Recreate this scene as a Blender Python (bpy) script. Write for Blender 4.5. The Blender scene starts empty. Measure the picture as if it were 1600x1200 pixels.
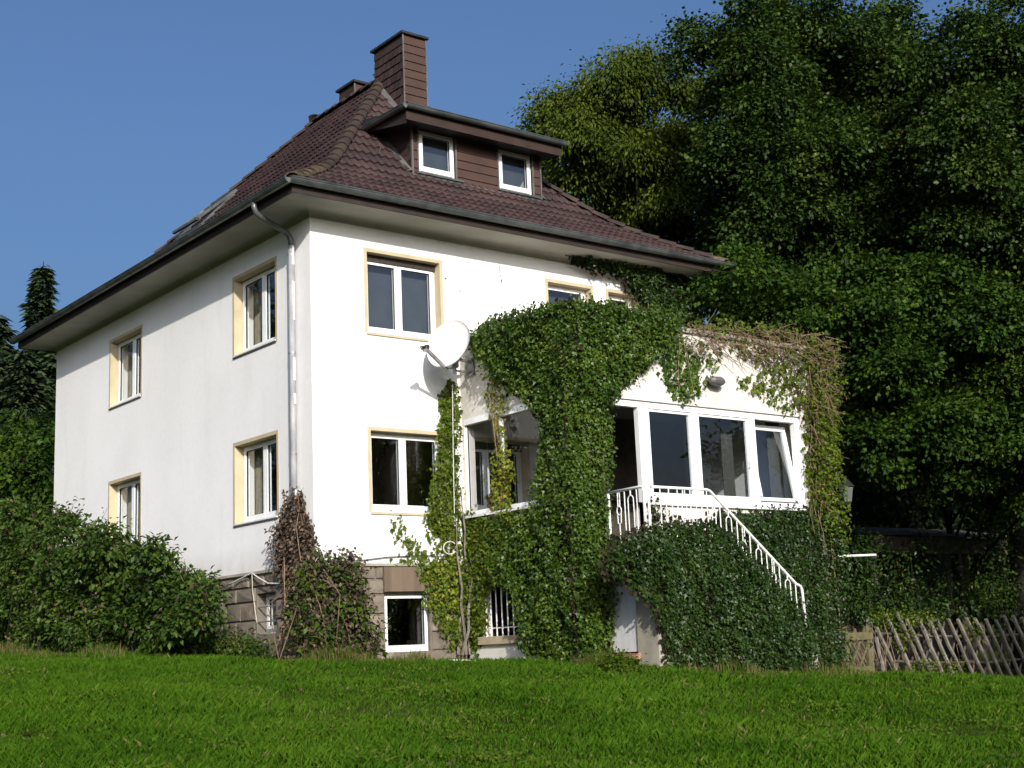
import bpy, bmesh, math, random
import numpy as np
from mathutils import Vector, Matrix

random.seed(7)
RNG = np.random.default_rng(7)
scene = bpy.context.scene
COL = scene.collection

# ------------------------------------------------------------------ camera
FPX = 2152.535                      # focal length in pixels of a 1600 px wide picture
YAW, PITCH, ROLL = math.radians(38.3904), math.radians(10.8922), math.radians(-2.4325)
CAM = np.array([-9.87, -17.11, 0.0])
_f = np.array([math.sin(YAW) * math.cos(PITCH), math.cos(YAW) * math.cos(PITCH), math.sin(PITCH)])
_r0 = np.array([math.cos(YAW), -math.sin(YAW), 0.0])
_u0 = np.cross(_r0, _f)
_r = _r0 * math.cos(ROLL) + _u0 * math.sin(ROLL)
_u = -_r0 * math.sin(ROLL) + _u0 * math.cos(ROLL)
cam_data = bpy.data.cameras.new('camera')
cam_data.sensor_width = 36.0
cam_data.lens = 36.0 * FPX / 1600.0
cam_data.clip_start, cam_data.clip_end = 0.1, 3000.0
cam = bpy.data.objects.new('camera', cam_data)
COL.objects.link(cam)
cam.matrix_world = Matrix(((_r[0], _u[0], -_f[0], CAM[0]), (_r[1], _u[1], -_f[1], CAM[1]),
                           (_r[2], _u[2], -_f[2], CAM[2]), (0, 0, 0, 1)))
scene.camera = cam

# ------------------------------------------------------------------ sky, sun, exposure
SUN = Vector((-0.455, -1.0, 0.46)).normalized()
SUN_EL = math.asin(SUN.z)
SUN_AZ = math.atan2(SUN.x, SUN.y)
world = bpy.data.worlds.new('World')
scene.world = world
world.use_nodes = True
wn = world.node_tree.nodes
sky = wn.new('ShaderNodeTexSky')
sky.sky_type = 'NISHITA'
sky.sun_disc = False
sky.sun_elevation = SUN_EL
sky.sun_rotation = SUN_AZ
sky.altitude = 250.0
sky.air_density = 1.0
sky.dust_density = 10.0
sky.ozone_density = 6.6
wn['Background'].inputs['Strength'].default_value = 0.122
world.node_tree.links.new(sky.outputs[0], wn['Background'].inputs['Color'])
sun_data = bpy.data.lights.new('sun', 'SUN')
sun_data.energy = 3.6
sun_data.angle = math.radians(0.5)
sun_data.color = (1.0, 0.955, 0.88)
sun = bpy.data.objects.new('sun', sun_data)
COL.objects.link(sun)
sun.rotation_euler = (-SUN).to_track_quat('-Z', 'Y').to_euler()
sun.location = (-20, -40, 30)
vs = scene.view_settings
vs.view_transform = 'Standard'
vs.look = 'None'
vs.exposure = 0.47
vs.gamma = 1.0
vs.use_curve_mapping = False
scene.render.engine = 'CYCLES'
cy = scene.cycles
cy.use_denoising = True
cy.max_bounces = 8
cy.transparent_max_bounces = 12
cy.sample_clamp_indirect = 6.0

# ------------------------------------------------------------------ geometry helpers
def ray(px, py):
    return _r * (px - 800) / FPX - _u * (py - 600) / FPX + _f

def on_x(px, py, x):
    v = ray(px, py)
    return CAM + v * ((x - CAM[0]) / v[0])

def on_y(px, py, y):
    v = ray(px, py)
    return CAM + v * ((y - CAM[1]) / v[1])

def at(px, py, depth):
    return CAM + ray(px, py) * depth

def project(P):
    q = np.asarray(P, float) - CAM
    z = q @ _f
    return np.stack([800 + FPX * (q @ _r) / z, 600 - FPX * (q @ _u) / z, z], -1)

class MB:
    """Collects shapes and links them as one mesh object."""
    def __init__(self):
        self.v, self.f = [], []
    def quad(self, a, b, c, d):
        n = len(self.v)
        self.v += [tuple(a), tuple(b), tuple(c), tuple(d)]
        self.f.append((n, n + 1, n + 2, n + 3))
        return self
    def poly(self, pts):
        n = len(self.v)
        self.v += [tuple(p) for p in pts]
        self.f.append(tuple(range(n, n + len(pts))))
        return self
    def box(self, x0, y0, z0, x1, y1, z1):
        n = len(self.v)
        self.v += [(x0, y0, z0), (x1, y0, z0), (x1, y1, z0), (x0, y1, z0), (x0, y0, z1), (x1, y0, z1), (x1, y1, z1), (x0, y1, z1)]
        self.f += [tuple(n + i for i in q) for q in ((0, 3, 2, 1), (4, 5, 6, 7), (0, 1, 5, 4), (1, 2, 6, 5), (2, 3, 7, 6), (3, 0, 4, 7))]
        return self
    def bar(self, p, q, w, h, up=(0, 0, 1)):
        p, q = Vector(p), Vector(q)
        d = (q - p).normalized()
        s = d.cross(Vector(up))
        if s.length < 1e-4:
            s = d.cross(Vector((0, 1, 0)))
        s.normalize()
        t = s.cross(d).normalized()
        n = len(self.v)
        for c in (p, q):
            for a, b in ((-1, -1), (1, -1), (1, 1), (-1, 1)):
                self.v.append(tuple(c + s * (a * w / 2) + t * (b * h / 2)))
        self.f += [tuple(n + i for i in k) for k in ((0, 1, 2, 3), (7, 6, 5, 4), (0, 4, 5, 1), (1, 5, 6, 2), (2, 6, 7, 3), (3, 7, 4, 0))]
        return self
    def tube(self, pts, rad, n=8, caps=True):
        pts = [Vector(p) for p in pts]
        if not hasattr(rad, '__len__'):
            rad = [rad] * len(pts)
        base = len(self.v)
        prev = None
        for i, p in enumerate(pts):
            d = (pts[min(i + 1, len(pts) - 1)] - pts[max(i - 1, 0)])
            d = d.normalized() if d.length > 1e-9 else Vector((0, 0, 1))
            if prev is None:
                s = d.cross(Vector((0.31, 0.17, 0.94)))
                if s.length < 1e-3:
                    s = d.cross(Vector((1, 0, 0)))
            else:
                s = prev - d * prev.dot(d)
            s.normalize()
            prev = s.copy()
            t = d.cross(s)
            for k in range(n):
                a = 2 * math.pi * k / n
                self.v.append(tuple(p + (s * math.cos(a) + t * math.sin(a)) * rad[i]))
        for i in range(len(pts) - 1):
            for k in range(n):
                a, b = base + i * n + k, base + i * n + (k + 1) % n
                self.f.append((a, b, b + n, a + n))
        if caps:
            self.f.append(tuple(base + k for k in reversed(range(n))))
            self.f.append(tuple(base + (len(pts) - 1) * n + k for k in range(n)))
        return self
    def lathe(self, prof, center=(0, 0, 0), n=16):
        base = len(self.v)
        cx, cy_, cz = center
        for (rr, z) in prof:
            for k in range(n):
                a = 2 * math.pi * k / n
                self.v.append((cx + rr * math.cos(a), cy_ + rr * math.sin(a), cz + z))
        for i in range(len(prof) - 1):
            for k in range(n):
                a, b = base + i * n + k, base + i * n + (k + 1) % n
                self.f.append((a, b, b + n, a + n))
        return self
    def build(self, name, mat, parent=None, smooth=False):
        me = bpy.data.meshes.new(name)
        me.from_pydata(self.v, [], self.f)
        me.update()
        o = link(name, me, mat, parent)
        if smooth:
            me.polygons.foreach_set('use_smooth', np.ones(len(me.polygons), bool))
        return o

def link(name, me, mat, parent=None):
    o = bpy.data.objects.new(name, me)
    COL.objects.link(o)
    if mat is not None and len(me.materials) == 0:
        me.materials.append(mat)
    if parent is not None:
        o.parent = parent
        o.matrix_parent_inverse = parent.matrix_basis.inverted()
    return o

def mesh_np(name, V, Fq, mat, parent=None, smooth=False):
    """V (n,3), Fq (m,k) arrays -> one mesh object, fast."""
    V = np.asarray(V, np.float32)
    Fq = np.asarray(Fq, np.int32)
    me = bpy.data.meshes.new(name)
    me.vertices.add(len(V))
    me.vertices.foreach_set('co', V.ravel())
    m, k = Fq.shape
    me.loops.add(m * k)
    me.loops.foreach_set('vertex_index', Fq.ravel())
    me.polygons.add(m)
    me.polygons.foreach_set('loop_start', np.arange(0, m * k, k, dtype=np.int32))
    if smooth:
        me.polygons.foreach_set('use_smooth', np.ones(m, bool))
    me.update(calc_edges=True)
    return link(name, me, mat, parent)

def tag(o, label=None, cat=None, group=None, kind=None):
    if label: o['label'] = label
    if cat: o['category'] = cat
    if group: o['group'] = group
    if kind: o['kind'] = kind
    return o

def thing(name, label, cat, loc=(0, 0, 0), group=None):
    o = bpy.data.objects.new(name, None)
    COL.objects.link(o)
    o.location = tuple(loc)
    o.empty_display_size = 0.2
    bpy.context.view_layer.update()
    return tag(o, label, cat, group)

# ------------------------------------------------------------------ materials
def rgb(c):
    return (c[0], c[1], c[2], 1.0)

def srgb(r, g, b):
    f = lambda c: c / 12.92 if c <= 0.04045 else ((c + 0.055) / 1.055) ** 2.4
    return tuple(f(k / 255.0) for k in (r, g, b))

def new_mat(name):
    m = bpy.data.materials.new(name)
    m.use_nodes = True
    return m, m.node_tree.nodes, m.node_tree.links, m.node_tree.nodes['Principled BSDF']

def surf(name, base, var=None, scale=6.0, rough=0.8, bump=0.0, bump_scale=60.0, metal=0.0, spec=0.4, detail=6.0, lo=0.35, hi=0.65, rand=0.0, stretch=None):
    """Base colour broken up by noise, with fine relief."""
    m, n, l, p = new_mat(name)
    tc = n.new('ShaderNodeNewGeometry')
    src = tc.outputs['Position']
    if stretch:
        mp = n.new('ShaderNodeMapping')
        mp.inputs['Scale'].default_value = stretch
        l.new(src, mp.inputs['Vector'])
        src = mp.outputs[0]
    p.inputs['Roughness'].default_value = rough
    p.inputs['Metallic'].default_value = metal
    p.inputs['Specular IOR Level'].default_value = spec
    col = None
    if var is not None:
        no = n.new('ShaderNodeTexNoise')
        no.inputs['Scale'].default_value = scale
        no.inputs['Detail'].default_value = detail
        l.new(src, no.inputs['Vector'])
        cr = n.new('ShaderNodeValToRGB')
        cr.color_ramp.elements[0].position = lo
        cr.color_ramp.elements[1].position = hi
        cr.color_ramp.elements[0].color = rgb(base)
        cr.color_ramp.elements[1].color = rgb(var)
        l.new(no.outputs['Fac'], cr.inputs['Fac'])
        col = cr.outputs['Color']
    if rand > 0:
        oi = n.new('ShaderNodeNewGeometry')
        ob = n.new('ShaderNodeObjectInfo')
        ad = n.new('ShaderNodeMath'); ad.operation = 'ADD'
        l.new(oi.outputs['Random Per Island'], ad.inputs[0])
        l.new(ob.outputs['Random'], ad.inputs[1])
        fr = n.new('ShaderNodeMath'); fr.operation = 'FRACT'
        l.new(ad.outputs[0], fr.inputs[0])
        mr = n.new('ShaderNodeMapRange')
        mr.inputs['To Min'].default_value = 1 - rand
        mr.inputs['To Max'].default_value = 1 + rand
        l.new(fr.outputs[0], mr.inputs['Value'])
        hs = n.new('ShaderNodeHueSaturation')
        l.new(mr.outputs[0], hs.inputs['Value'])
        if col is not None:
            l.new(col, hs.inputs['Color'])
        else:
            hs.inputs['Color'].default_value = rgb(base)
        col = hs.outputs['Color']
    if col is not None:
        l.new(col, p.inputs['Base Color'])
    else:
        p.inputs['Base Color'].default_value = rgb(base)
    if bump > 0:
        nb = n.new('ShaderNodeTexNoise')
        nb.inputs['Scale'].default_value = bump_scale
        nb.inputs['Detail'].default_value = 4
        l.new(src, nb.inputs['Vector'])
        bp = n.new('ShaderNodeBump')
        bp.inputs['Strength'].default_value = bump
        bp.inputs['Distance'].default_value = 0.01
        l.new(nb.outputs['Fac'], bp.inputs['Height'])
        l.new(bp.outputs[0], p.inputs['Normal'])
    return m

def leaf_mat(name, cols, trans=0.3, rough=0.5, spec=0.3, clump=None):
    """Leaf colours picked at random for each leaf, light passing through."""
    m, n, l, p = new_mat(name)
    g = n.new('ShaderNodeNewGeometry')
    cr = n.new('ShaderNodeValToRGB')
    cr.color_ramp.interpolation = 'LINEAR'
    el = cr.color_ramp.elements
    el[0].position, el[0].color = 0.0, rgb(cols[0])
    el[1].position, el[1].color = 1.0, rgb(cols[-1])
    for i, c in enumerate(cols[1:-1]):
        e = el.new((i + 1) / (len(cols) - 1))
        e.color = rgb(c)
    fac = g.outputs['Random Per Island']
    if clump:
        no = n.new('ShaderNodeTexNoise')
        no.inputs['Scale'].default_value = clump
        no.inputs['Detail'].default_value = 3
        l.new(g.outputs['Position'], no.inputs['Vector'])
        mx = n.new('ShaderNodeMath'); mx.operation = 'MULTIPLY_ADD'
        mx.inputs[1].default_value = 2.2
        mx.inputs[2].default_value = -0.6
        l.new(no.outputs['Fac'], mx.inputs[0])
        av = n.new('ShaderNodeMath'); av.operation = 'ADD'
        l.new(fac, av.inputs[0]); l.new(mx.outputs[0], av.inputs[1])
        hf = n.new('ShaderNodeMath'); hf.operation = 'MULTIPLY'; hf.use_clamp = True
        hf.inputs[1].default_value = 0.5
        l.new(av.outputs[0], hf.inputs[0])
        fac = hf.outputs[0]
    l.new(fac, cr.inputs['Fac'])
    l.new(cr.outputs['Color'], p.inputs['Base Color'])
    p.inputs['Roughness'].default_value = rough
    p.inputs['Specular IOR Level'].default_value = spec
    tr = n.new('ShaderNodeBsdfTranslucent')
    hs = n.new('ShaderNodeHueSaturation')
    hs.inputs['Hue'].default_value = 0.49
    hs.inputs['Value'].default_value = 1.1
    l.new(cr.outputs['Color'], hs.inputs['Color'])
    l.new(hs.outputs['Color'], tr.inputs['Color'])
    mix = n.new('ShaderNodeMixShader')
    mix.inputs['Fac'].default_value = trans
    l.new(p.outputs[0], mix.inputs[1])
    l.new(tr.outputs[0], mix.inputs[2])
    l.new(mix.outputs[0], n['Material Output'].inputs['Surface'])
    return m

def glass_mat(name, tint=(0.85, 0.9, 0.92), ior=2.4):
    m, n, l, p = new_mat(name)
    n.remove(p)
    fr = n.new('ShaderNodeFresnel')
    bf = n.new('ShaderNodeNewGeometry')
    mi = n.new('ShaderNodeMapRange')               # the pane reflects alike from both sides
    mi.inputs['To Min'].default_value = ior
    mi.inputs['To Max'].default_value = 1.0 / ior
    l.new(bf.outputs['Backfacing'], mi.inputs['Value'])
    l.new(mi.outputs[0], fr.inputs['IOR'])
    gl = n.new('ShaderNodeBsdfGlossy'); gl.inputs['Roughness'].default_value = 0.01
    no = n.new('ShaderNodeTexNoise'); no.inputs['Scale'].default_value = 1.3
    g = n.new('ShaderNodeNewGeometry')
    l.new(g.outputs['Position'], no.inputs['Vector'])
    bp = n.new('ShaderNodeBump'); bp.inputs['Strength'].default_value = 0.05; bp.inputs['Distance'].default_value = 0.05
    l.new(no.outputs['Fac'], bp.inputs['Height'])
    l.new(bp.outputs[0], gl.inputs['Normal'])
    tr = n.new('ShaderNodeBsdfTransparent'); tr.inputs['Color'].default_value = rgb(tint)
    mix = n.new('ShaderNodeMixShader')
    l.new(fr.outputs[0], mix.inputs[0]); l.new(tr.outputs[0], mix.inputs[1]); l.new(gl.outputs[0], mix.inputs[2])
    l.new(mix.outputs[0], n['Material Output'].inputs['Surface'])
    return m

M = {}
def stucco():
    m, n, l, p = new_mat('white_render')
    g = n.new('ShaderNodeNewGeometry')
    def noise(scale, detail, stretch=None):
        no = n.new('ShaderNodeTexNoise')
        no.inputs['Scale'].default_value = scale
        no.inputs['Detail'].default_value = detail
        src = g.outputs['Position']
        if stretch:
            mp = n.new('ShaderNodeMapping'); mp.inputs['Scale'].default_value = stretch
            l.new(src, mp.inputs['Vector']); src = mp.outputs[0]
        l.new(src, no.inputs['Vector'])
        return no.outputs['Fac']
    def ramp(fac, a, b, ca, cb):
        cr = n.new('ShaderNodeValToRGB')
        cr.color_ramp.elements[0].position, cr.color_ramp.elements[0].color = a, rgb(ca)
        cr.color_ramp.elements[1].position, cr.color_ramp.elements[1].color = b, rgb(cb)
        l.new(fac, cr.inputs['Fac'])
        return cr.outputs['Color']
    c1 = ramp(noise(0.55, 5), 0.38, 0.66, (0.785, 0.765, 0.745), (0.84, 0.82, 0.80))
    c2 = ramp(noise(2.2, 6, (1, 1, 0.22)), 0.55, 0.80, (1, 1, 1), (0.88, 0.875, 0.86))
    mx = n.new('ShaderNodeMix'); mx.data_type = 'RGBA'; mx.blend_type = 'MULTIPLY'
    mx.inputs['Factor'].default_value = 0.7
    l.new(c1, mx.inputs['A']); l.new(c2, mx.inputs['B'])
    c3 = ramp(noise(11, 9), 0.42, 0.72, (1, 1, 1), (0.90, 0.89, 0.88))
    m3 = n.new('ShaderNodeMix'); m3.data_type = 'RGBA'; m3.blend_type = 'MULTIPLY'; m3.inputs['Factor'].default_value = 0.35
    l.new(mx.outputs['Result'], m3.inputs['A']); l.new(c3, m3.inputs['B'])
    sx = n.new('ShaderNodeSeparateXYZ'); l.new(g.outputs['Position'], sx.inputs[0])
    mr = n.new('ShaderNodeMapRange'); mr.inputs['From Min'].default_value = 1.31; mr.inputs['From Max'].default_value = 1.75
    mr.inputs['To Min'].default_value = 0.75; mr.inputs['To Max'].default_value = 0.0
    l.new(sx.outputs['Z'], mr.inputs['Value'])
    ml = n.new('ShaderNodeMath'); ml.operation = 'MULTIPLY'       # splashed soil above the plinth
    l.new(mr.outputs[0], ml.inputs[0]); l.new(noise(3.5, 8), ml.inputs[1])
    m4 = n.new('ShaderNodeMix'); m4.data_type = 'RGBA'
    m4.inputs['B'].default_value = rgb((0.36, 0.33, 0.28))
    l.new(ml.outputs[0], m4.inputs['Factor']); l.new(m3.outputs['Result'], m4.inputs['A'])
    l.new(m4.outputs['Result'], p.inputs['Base Color'])
    p.inputs['Roughness'].default_value = 0.95
    p.inputs['Specular IOR Level'].default_value = 0.15
    bp = n.new('ShaderNodeBump'); bp.inputs['Strength'].default_value = 0.35; bp.inputs['Distance'].default_value = 0.006
    l.new(noise(70, 4), bp.inputs['Height'])
    l.new(bp.outputs[0], p.inputs['Normal'])
    return m
M['render'] = stucco()
M['soffit'] = surf('soffit_paint', (0.31, 0.30, 0.255), (0.38, 0.37, 0.32), 1.5, 0.9, 0.1, 50)
M['yellow'] = surf('cream_reveal_paint', (0.50, 0.42, 0.275), (0.44, 0.365, 0.24), 5, 0.85, 0.1, 60)
M['pvc'] = surf('white_window_frame', (0.76, 0.76, 0.76), (0.82, 0.82, 0.81), 3, 0.35, 0, 1, spec=0.5)
M['pvc_grey'] = surf('greyed_white_paint', (0.60, 0.60, 0.58), (0.72, 0.71, 0.69), 6, 0.6)
M['gasket'] = surf('black_window_gasket', (0.02, 0.02, 0.022), rough=0.6)
M['glass'] = glass_mat('window_glass')
M['glass_side'] = glass_mat('side_window_glass', (0.8, 0.82, 0.84), 1.45)
M['head_shade'] = surf('dark_head_shade', (0.03, 0.024, 0.02), (0.05, 0.04, 0.03), 30, 0.8)
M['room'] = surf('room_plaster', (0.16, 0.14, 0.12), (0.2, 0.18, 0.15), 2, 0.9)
M['curtain'] = surf('beige_curtain', (0.34, 0.28, 0.19), (0.28, 0.23, 0.16), 9, 0.95)
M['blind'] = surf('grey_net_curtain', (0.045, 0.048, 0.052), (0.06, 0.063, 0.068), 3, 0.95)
M['tile'] = surf('brown_concrete_tile', srgb(42, 28, 27), srgb(59, 42, 39), 1.4, 0.68, 0.4, 90, spec=0.3, rand=0.24)
M['hip'] = surf('mossy_hip_tile', srgb(50, 38, 33), srgb(70, 55, 44), 2.6, 0.85, 0.5, 60, rand=0.14, lo=0.42, hi=0.75)
M['moss'] = surf('yellow_brown_mossy_tile', srgb(92, 78, 56), srgb(54, 43, 34), 9, 0.9, 0.6, 50, rand=0.2)
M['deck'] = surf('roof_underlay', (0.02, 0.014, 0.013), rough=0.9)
M['slate'] = surf('brown_fibre_slate', srgb(62, 44, 37), srgb(50, 35, 30), 3, 0.75, 0.15, 90, rand=0.30)
M['board'] = surf('brown_cladding_board', srgb(72, 51, 43), srgb(60, 42, 36), 2, 0.75, 0.12, 70, rand=0.06)
M['fascia'] = surf('dark_brown_fascia', srgb(50, 38, 33), srgb(38, 29, 26), 5, 0.7)
M['zinc'] = surf('weathered_zinc', (0.085, 0.095, 0.092), (0.16, 0.17, 0.165), 4, 0.45, 0.1, 40, metal=0.6)
M['lead'] = surf('lead_flashing', (0.10, 0.092, 0.088), (0.16, 0.15, 0.14), 5, 0.6, 0.2, 30, metal=0.4)
M['pipe'] = surf('flaking_pipe_paint', (0.36, 0.355, 0.36), (0.22, 0.23, 0.245), 7, 0.6, 0.2, 40, stretch=(1, 1, 0.4))
M['pipe_flake'] = surf('peeled_white_paint', (0.78, 0.76, 0.74), (0.5, 0.46, 0.44), 16, 0.8)
M['cap'] = surf('black_metal_cap', (0.02, 0.022, 0.024), (0.035, 0.035, 0.035), 5, 0.5, metal=0.3)
M['stone'] = surf('brown_plinth_stone', (0.135, 0.108, 0.082), (0.215, 0.178, 0.138), 4.5, 0.95, 1.0, 22, rand=0.16)
M['mortar'] = surf('plinth_mortar', (0.13, 0.112, 0.09), (0.18, 0.155, 0.125), 8, 0.95, 0.5, 40)
M['concrete'] = surf('stained_concrete', (0.36, 0.325, 0.26), (0.22, 0.195, 0.15), 3, 0.95, 0.4, 40, lo=0.4, hi=0.75)
M['sill_stone'] = surf('ochre_concrete_sill', (0.42, 0.34, 0.22), (0.34, 0.27, 0.18), 6, 0.95, 0.4, 40)
M['white_wood'] = surf('flaking_white_boards', (0.62, 0.62, 0.63), (0.44, 0.43, 0.42), 5, 0.8, 0.3, 40, stretch=(1, 1, 0.25))
M['rail'] = surf('white_enamel_rail', (0.74, 0.74, 0.72), (0.66, 0.65, 0.62), 9, 0.4, spec=0.5)
M['wood'] = surf('weathered_fence_wood', (0.125, 0.108, 0.085), (0.21, 0.185, 0.15), 10, 0.9, 0.5, 60, rand=0.18)
M['gate_wood'] = surf('mossy_gate_wood', (0.082, 0.074, 0.028), (0.125, 0.108, 0.055), 9, 0.9, 0.4, 60, rand=0.1)
M['dark_wood'] = surf('dark_shed_boards', (0.06, 0.047, 0.034), (0.095, 0.076, 0.058), 7, 0.9, 0.3, 50)
M['dish'] = surf('pale_grey_dish', (0.66, 0.65, 0.62), (0.60, 0.59, 0.56), 4, 0.5, spec=0.4)
M['dish_metal'] = surf('galvanised_bracket', (0.35, 0.34, 0.33), (0.24, 0.23, 0.22), 9, 0.5, metal=0.5)
M['black'] = surf('black_plastic', (0.02, 0.02, 0.02), rough=0.5)
M['lamp'] = surf('grey_lamp_housing', (0.13, 0.12, 0.12), rough=0.5, metal=0.3)
M['frost'] = surf('frosted_lantern_glass', (0.12, 0.125, 0.12), rough=0.3)
M['cable'] = surf('white_cable', (0.62, 0.61, 0.58), rough=0.6)
M['bark'] = surf('tree_bark', (0.014, 0.012, 0.009), (0.026, 0.022, 0.017), 8, 0.95, 0.6, 30)
M['twig'] = surf('dry_brown_twig', (0.12, 0.075, 0.042), (0.22, 0.15, 0.09), 12, 0.9, rand=0.2)
M['rust'] = surf('rusty_brick', (0.25, 0.10, 0.06), (0.38, 0.24, 0.17), 18, 0.9, 0.4, 50)
M['car'] = surf('dark_tarp', (0.014, 0.018, 0.022), rough=0.25)
M['hose'] = surf('pale_hose', (0.58, 0.54, 0.45), rough=0.6)
L_IVY = leaf_mat('ivy_leaf', [(0.011, 0.032, 0.003), (0.032, 0.070, 0.006), (0.068, 0.115, 0.010), (0.13, 0.17, 0.024)], 0.2, 0.42, 0.3, clump=1.6)
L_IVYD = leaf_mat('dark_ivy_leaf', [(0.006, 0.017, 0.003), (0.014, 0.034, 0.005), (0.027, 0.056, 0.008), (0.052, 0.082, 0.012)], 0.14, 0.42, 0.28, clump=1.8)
L_IVYY = leaf_mat('yellowing_ivy_leaf', [(0.07, 0.13, 0.012), (0.16, 0.19, 0.018), (0.30, 0.25, 0.03)], 0.3, 0.5, 0.3)
L_IVYL = leaf_mat('fresh_ivy_leaf', [(0.03, 0.062, 0.004), (0.075, 0.115, 0.007), (0.14, 0.165, 0.015)], 0.28, 0.5, 0.2)
L_IVYSHADE = leaf_mat('brown_shade_leaf', [(0.012, 0.011, 0.006), (0.022, 0.018, 0.010), (0.04, 0.028, 0.016)], 0.05, 0.9, 0.1)  # brown inner growth, near black to put shade into the ivy gaps
L_DRY = leaf_mat('dead_brown_leaf', [(0.042, 0.028, 0.021), (0.088, 0.062, 0.046), (0.18, 0.13, 0.092)], 0.15, 0.9, 0.1)
L_BRAM = leaf_mat('bramble_leaf', [(0.008, 0.021, 0.003), (0.024, 0.053, 0.006), (0.054, 0.095, 0.011), (0.105, 0.122, 0.022)], 0.22, 0.5, 0.2, clump=1.8)
L_TREEY = leaf_mat('yellow_green_tree_leaf', [(0.020, 0.038, 0.004), (0.054, 0.082, 0.007), (0.125, 0.148, 0.014)], 0.25, 0.55, 0.15, clump=0.9)
L_TREED = leaf_mat('dark_tree_leaf', [(0.005, 0.015, 0.002), (0.014, 0.034, 0.004), (0.038, 0.071, 0.008), (0.092, 0.125, 0.016)], 0.2, 0.5, 0.18, clump=1.1)
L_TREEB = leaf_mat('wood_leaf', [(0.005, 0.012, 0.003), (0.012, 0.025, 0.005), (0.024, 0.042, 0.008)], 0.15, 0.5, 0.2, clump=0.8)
L_TREEM = leaf_mat('maple_leaf', [(0.005, 0.017, 0.002), (0.016, 0.040, 0.004), (0.041, 0.080, 0.008), (0.092, 0.13, 0.015)], 0.18, 0.55, 0.12, clump=1.1)
L_FALL = leaf_mat('autumn_leaf', [(0.16, 0.12, 0.015), (0.22, 0.10, 0.02), (0.12, 0.13, 0.02)], 0.3, 0.6, 0.2)
L_SPRUCE = leaf_mat('spruce_needle', [(0.014, 0.030, 0.012), (0.032, 0.056, 0.022), (0.065, 0.09, 0.034)], 0.1, 0.6, 0.2)
L_GRASS = leaf_mat('grass_blade', [(0.023, 0.062, 0.004), (0.046, 0.106, 0.005), (0.086, 0.155, 0.011)], 0.3, 0.7, 0.05, clump=0.8)
L_WEED = leaf_mat('broad_weed_leaf', [(0.06, 0.105, 0.008), (0.095, 0.145, 0.014)], 0.4, 0.6, 0.1)
L_STRAW = leaf_mat('dry_grass_blade', [(0.12, 0.09, 0.035), (0.20, 0.15, 0.07), (0.10, 0.09, 0.03)], 0.2, 0.8, 0.1)

# ------------------------------------------------------------------ terrain
_ctrl = np.array([(0, 2.8, .16), (0, 10, .45), (-5, 6, .30), (-5, 0, 0.02), (0, 0, .05), (1.2, -.2, 0.0), (2.4, -1.4, -.10), (2.6, -2.9, -.22), (3, -3.9, -.31),
                  (6, -4.0, -.46), (8.1, -2.9, -.58), (11, -2.8, -.78), (13.2, -2.8, -.78), (16, -5, -.9), (CAM[0], CAM[1], -1.62), (-2, -9, -.86),
                  (4, -11, -1.12), (9, 3, -.6), (12, 8, -.3), (4, 14, .4), (-12, -6, -.75)], float)
_ctrl[:, 2] -= np.where(np.hypot(_ctrl[:, 0] - 4, _ctrl[:, 1]) < 14, .085, .03)
def _tps(d):
    return np.where(d > 1e-9, d * d * np.log(np.maximum(d, 1e-9)), 0.0)
def _fit():
    n = len(_ctrl)
    P = _ctrl[:, :2]
    K = _tps(np.linalg.norm(P[:, None] - P[None], axis=2)) + 0.15 * np.eye(n)
    A = np.zeros((n + 3, n + 3))
    A[:n, :n] = K
    A[:n, n] = 1; A[:n, n + 1:] = P
    A[n, :n] = 1; A[n + 1:, :n] = P.T
    return np.linalg.solve(A, np.concatenate([_ctrl[:, 2], np.zeros(3)]))
_w = _fit()
def ground_z(x, y):
    x = np.atleast_1d(np.asarray(x, float)); y = np.atleast_1d(np.asarray(y, float))
    cx, cy_ = np.clip(x, -22, 22), np.clip(y, -24, 18)
    d = np.sqrt((cx[:, None] - _ctrl[None, :, 0]) ** 2 + (cy_[:, None] - _ctrl[None, :, 1]) ** 2)
    z = _tps(d) @ _w[:-3] + _w[-3] + cx * _w[-2] + cy_ * _w[-1]
    z = 2.4 * np.tanh(z / 2.4)
    return z + 0.025 * np.sin(1.3 * x + 0.7 * y) * np.sin(0.9 * y - 0.4 * x) + 0.012 * np.sin(3.1 * x) * np.sin(2.7 * y + 1)
def gz(x, y):
    return float(ground_z(x, y)[0])

def build_ground():
    fine = np.arange(-24, 24.01, 0.5)
    far = np.array([30, 40, 60, 100, 180, 400, 900.0])
    ax = np.concatenate([-far[::-1], fine, far])
    X, Y = np.meshgrid(ax, ax)
    Z = ground_z(X.ravel(), Y.ravel())
    n = len(ax)
    V = np.stack([X.ravel(), Y.ravel(), Z], 1)
    i = np.arange(n * n).reshape(n, n)
    Fq = np.stack([i[:-1, :-1].ravel(), i[:-1, 1:].ravel(), i[1:, 1:].ravel(), i[1:, :-1].ravel()], 1)
    m = surf('lawn_soil', (0.022, 0.036, 0.005), (0.05, 0.048, 0.018), 0.9, 1.0, 0.8, 12, lo=0.42, hi=0.7, spec=0.0)
    o = mesh_np('ground', V, Fq, m, smooth=True)
    tag(o, kind='structure')
build_ground()

# ------------------------------------------------------------------ the house
W, LEN = 7.65, 10.4            # facade width (x) and depth (y)
villa = thing('villa', 'white two-storey villa with brown hipped tile roof, dormer and tall chimney', 'house', (0, 0, 0))

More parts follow.
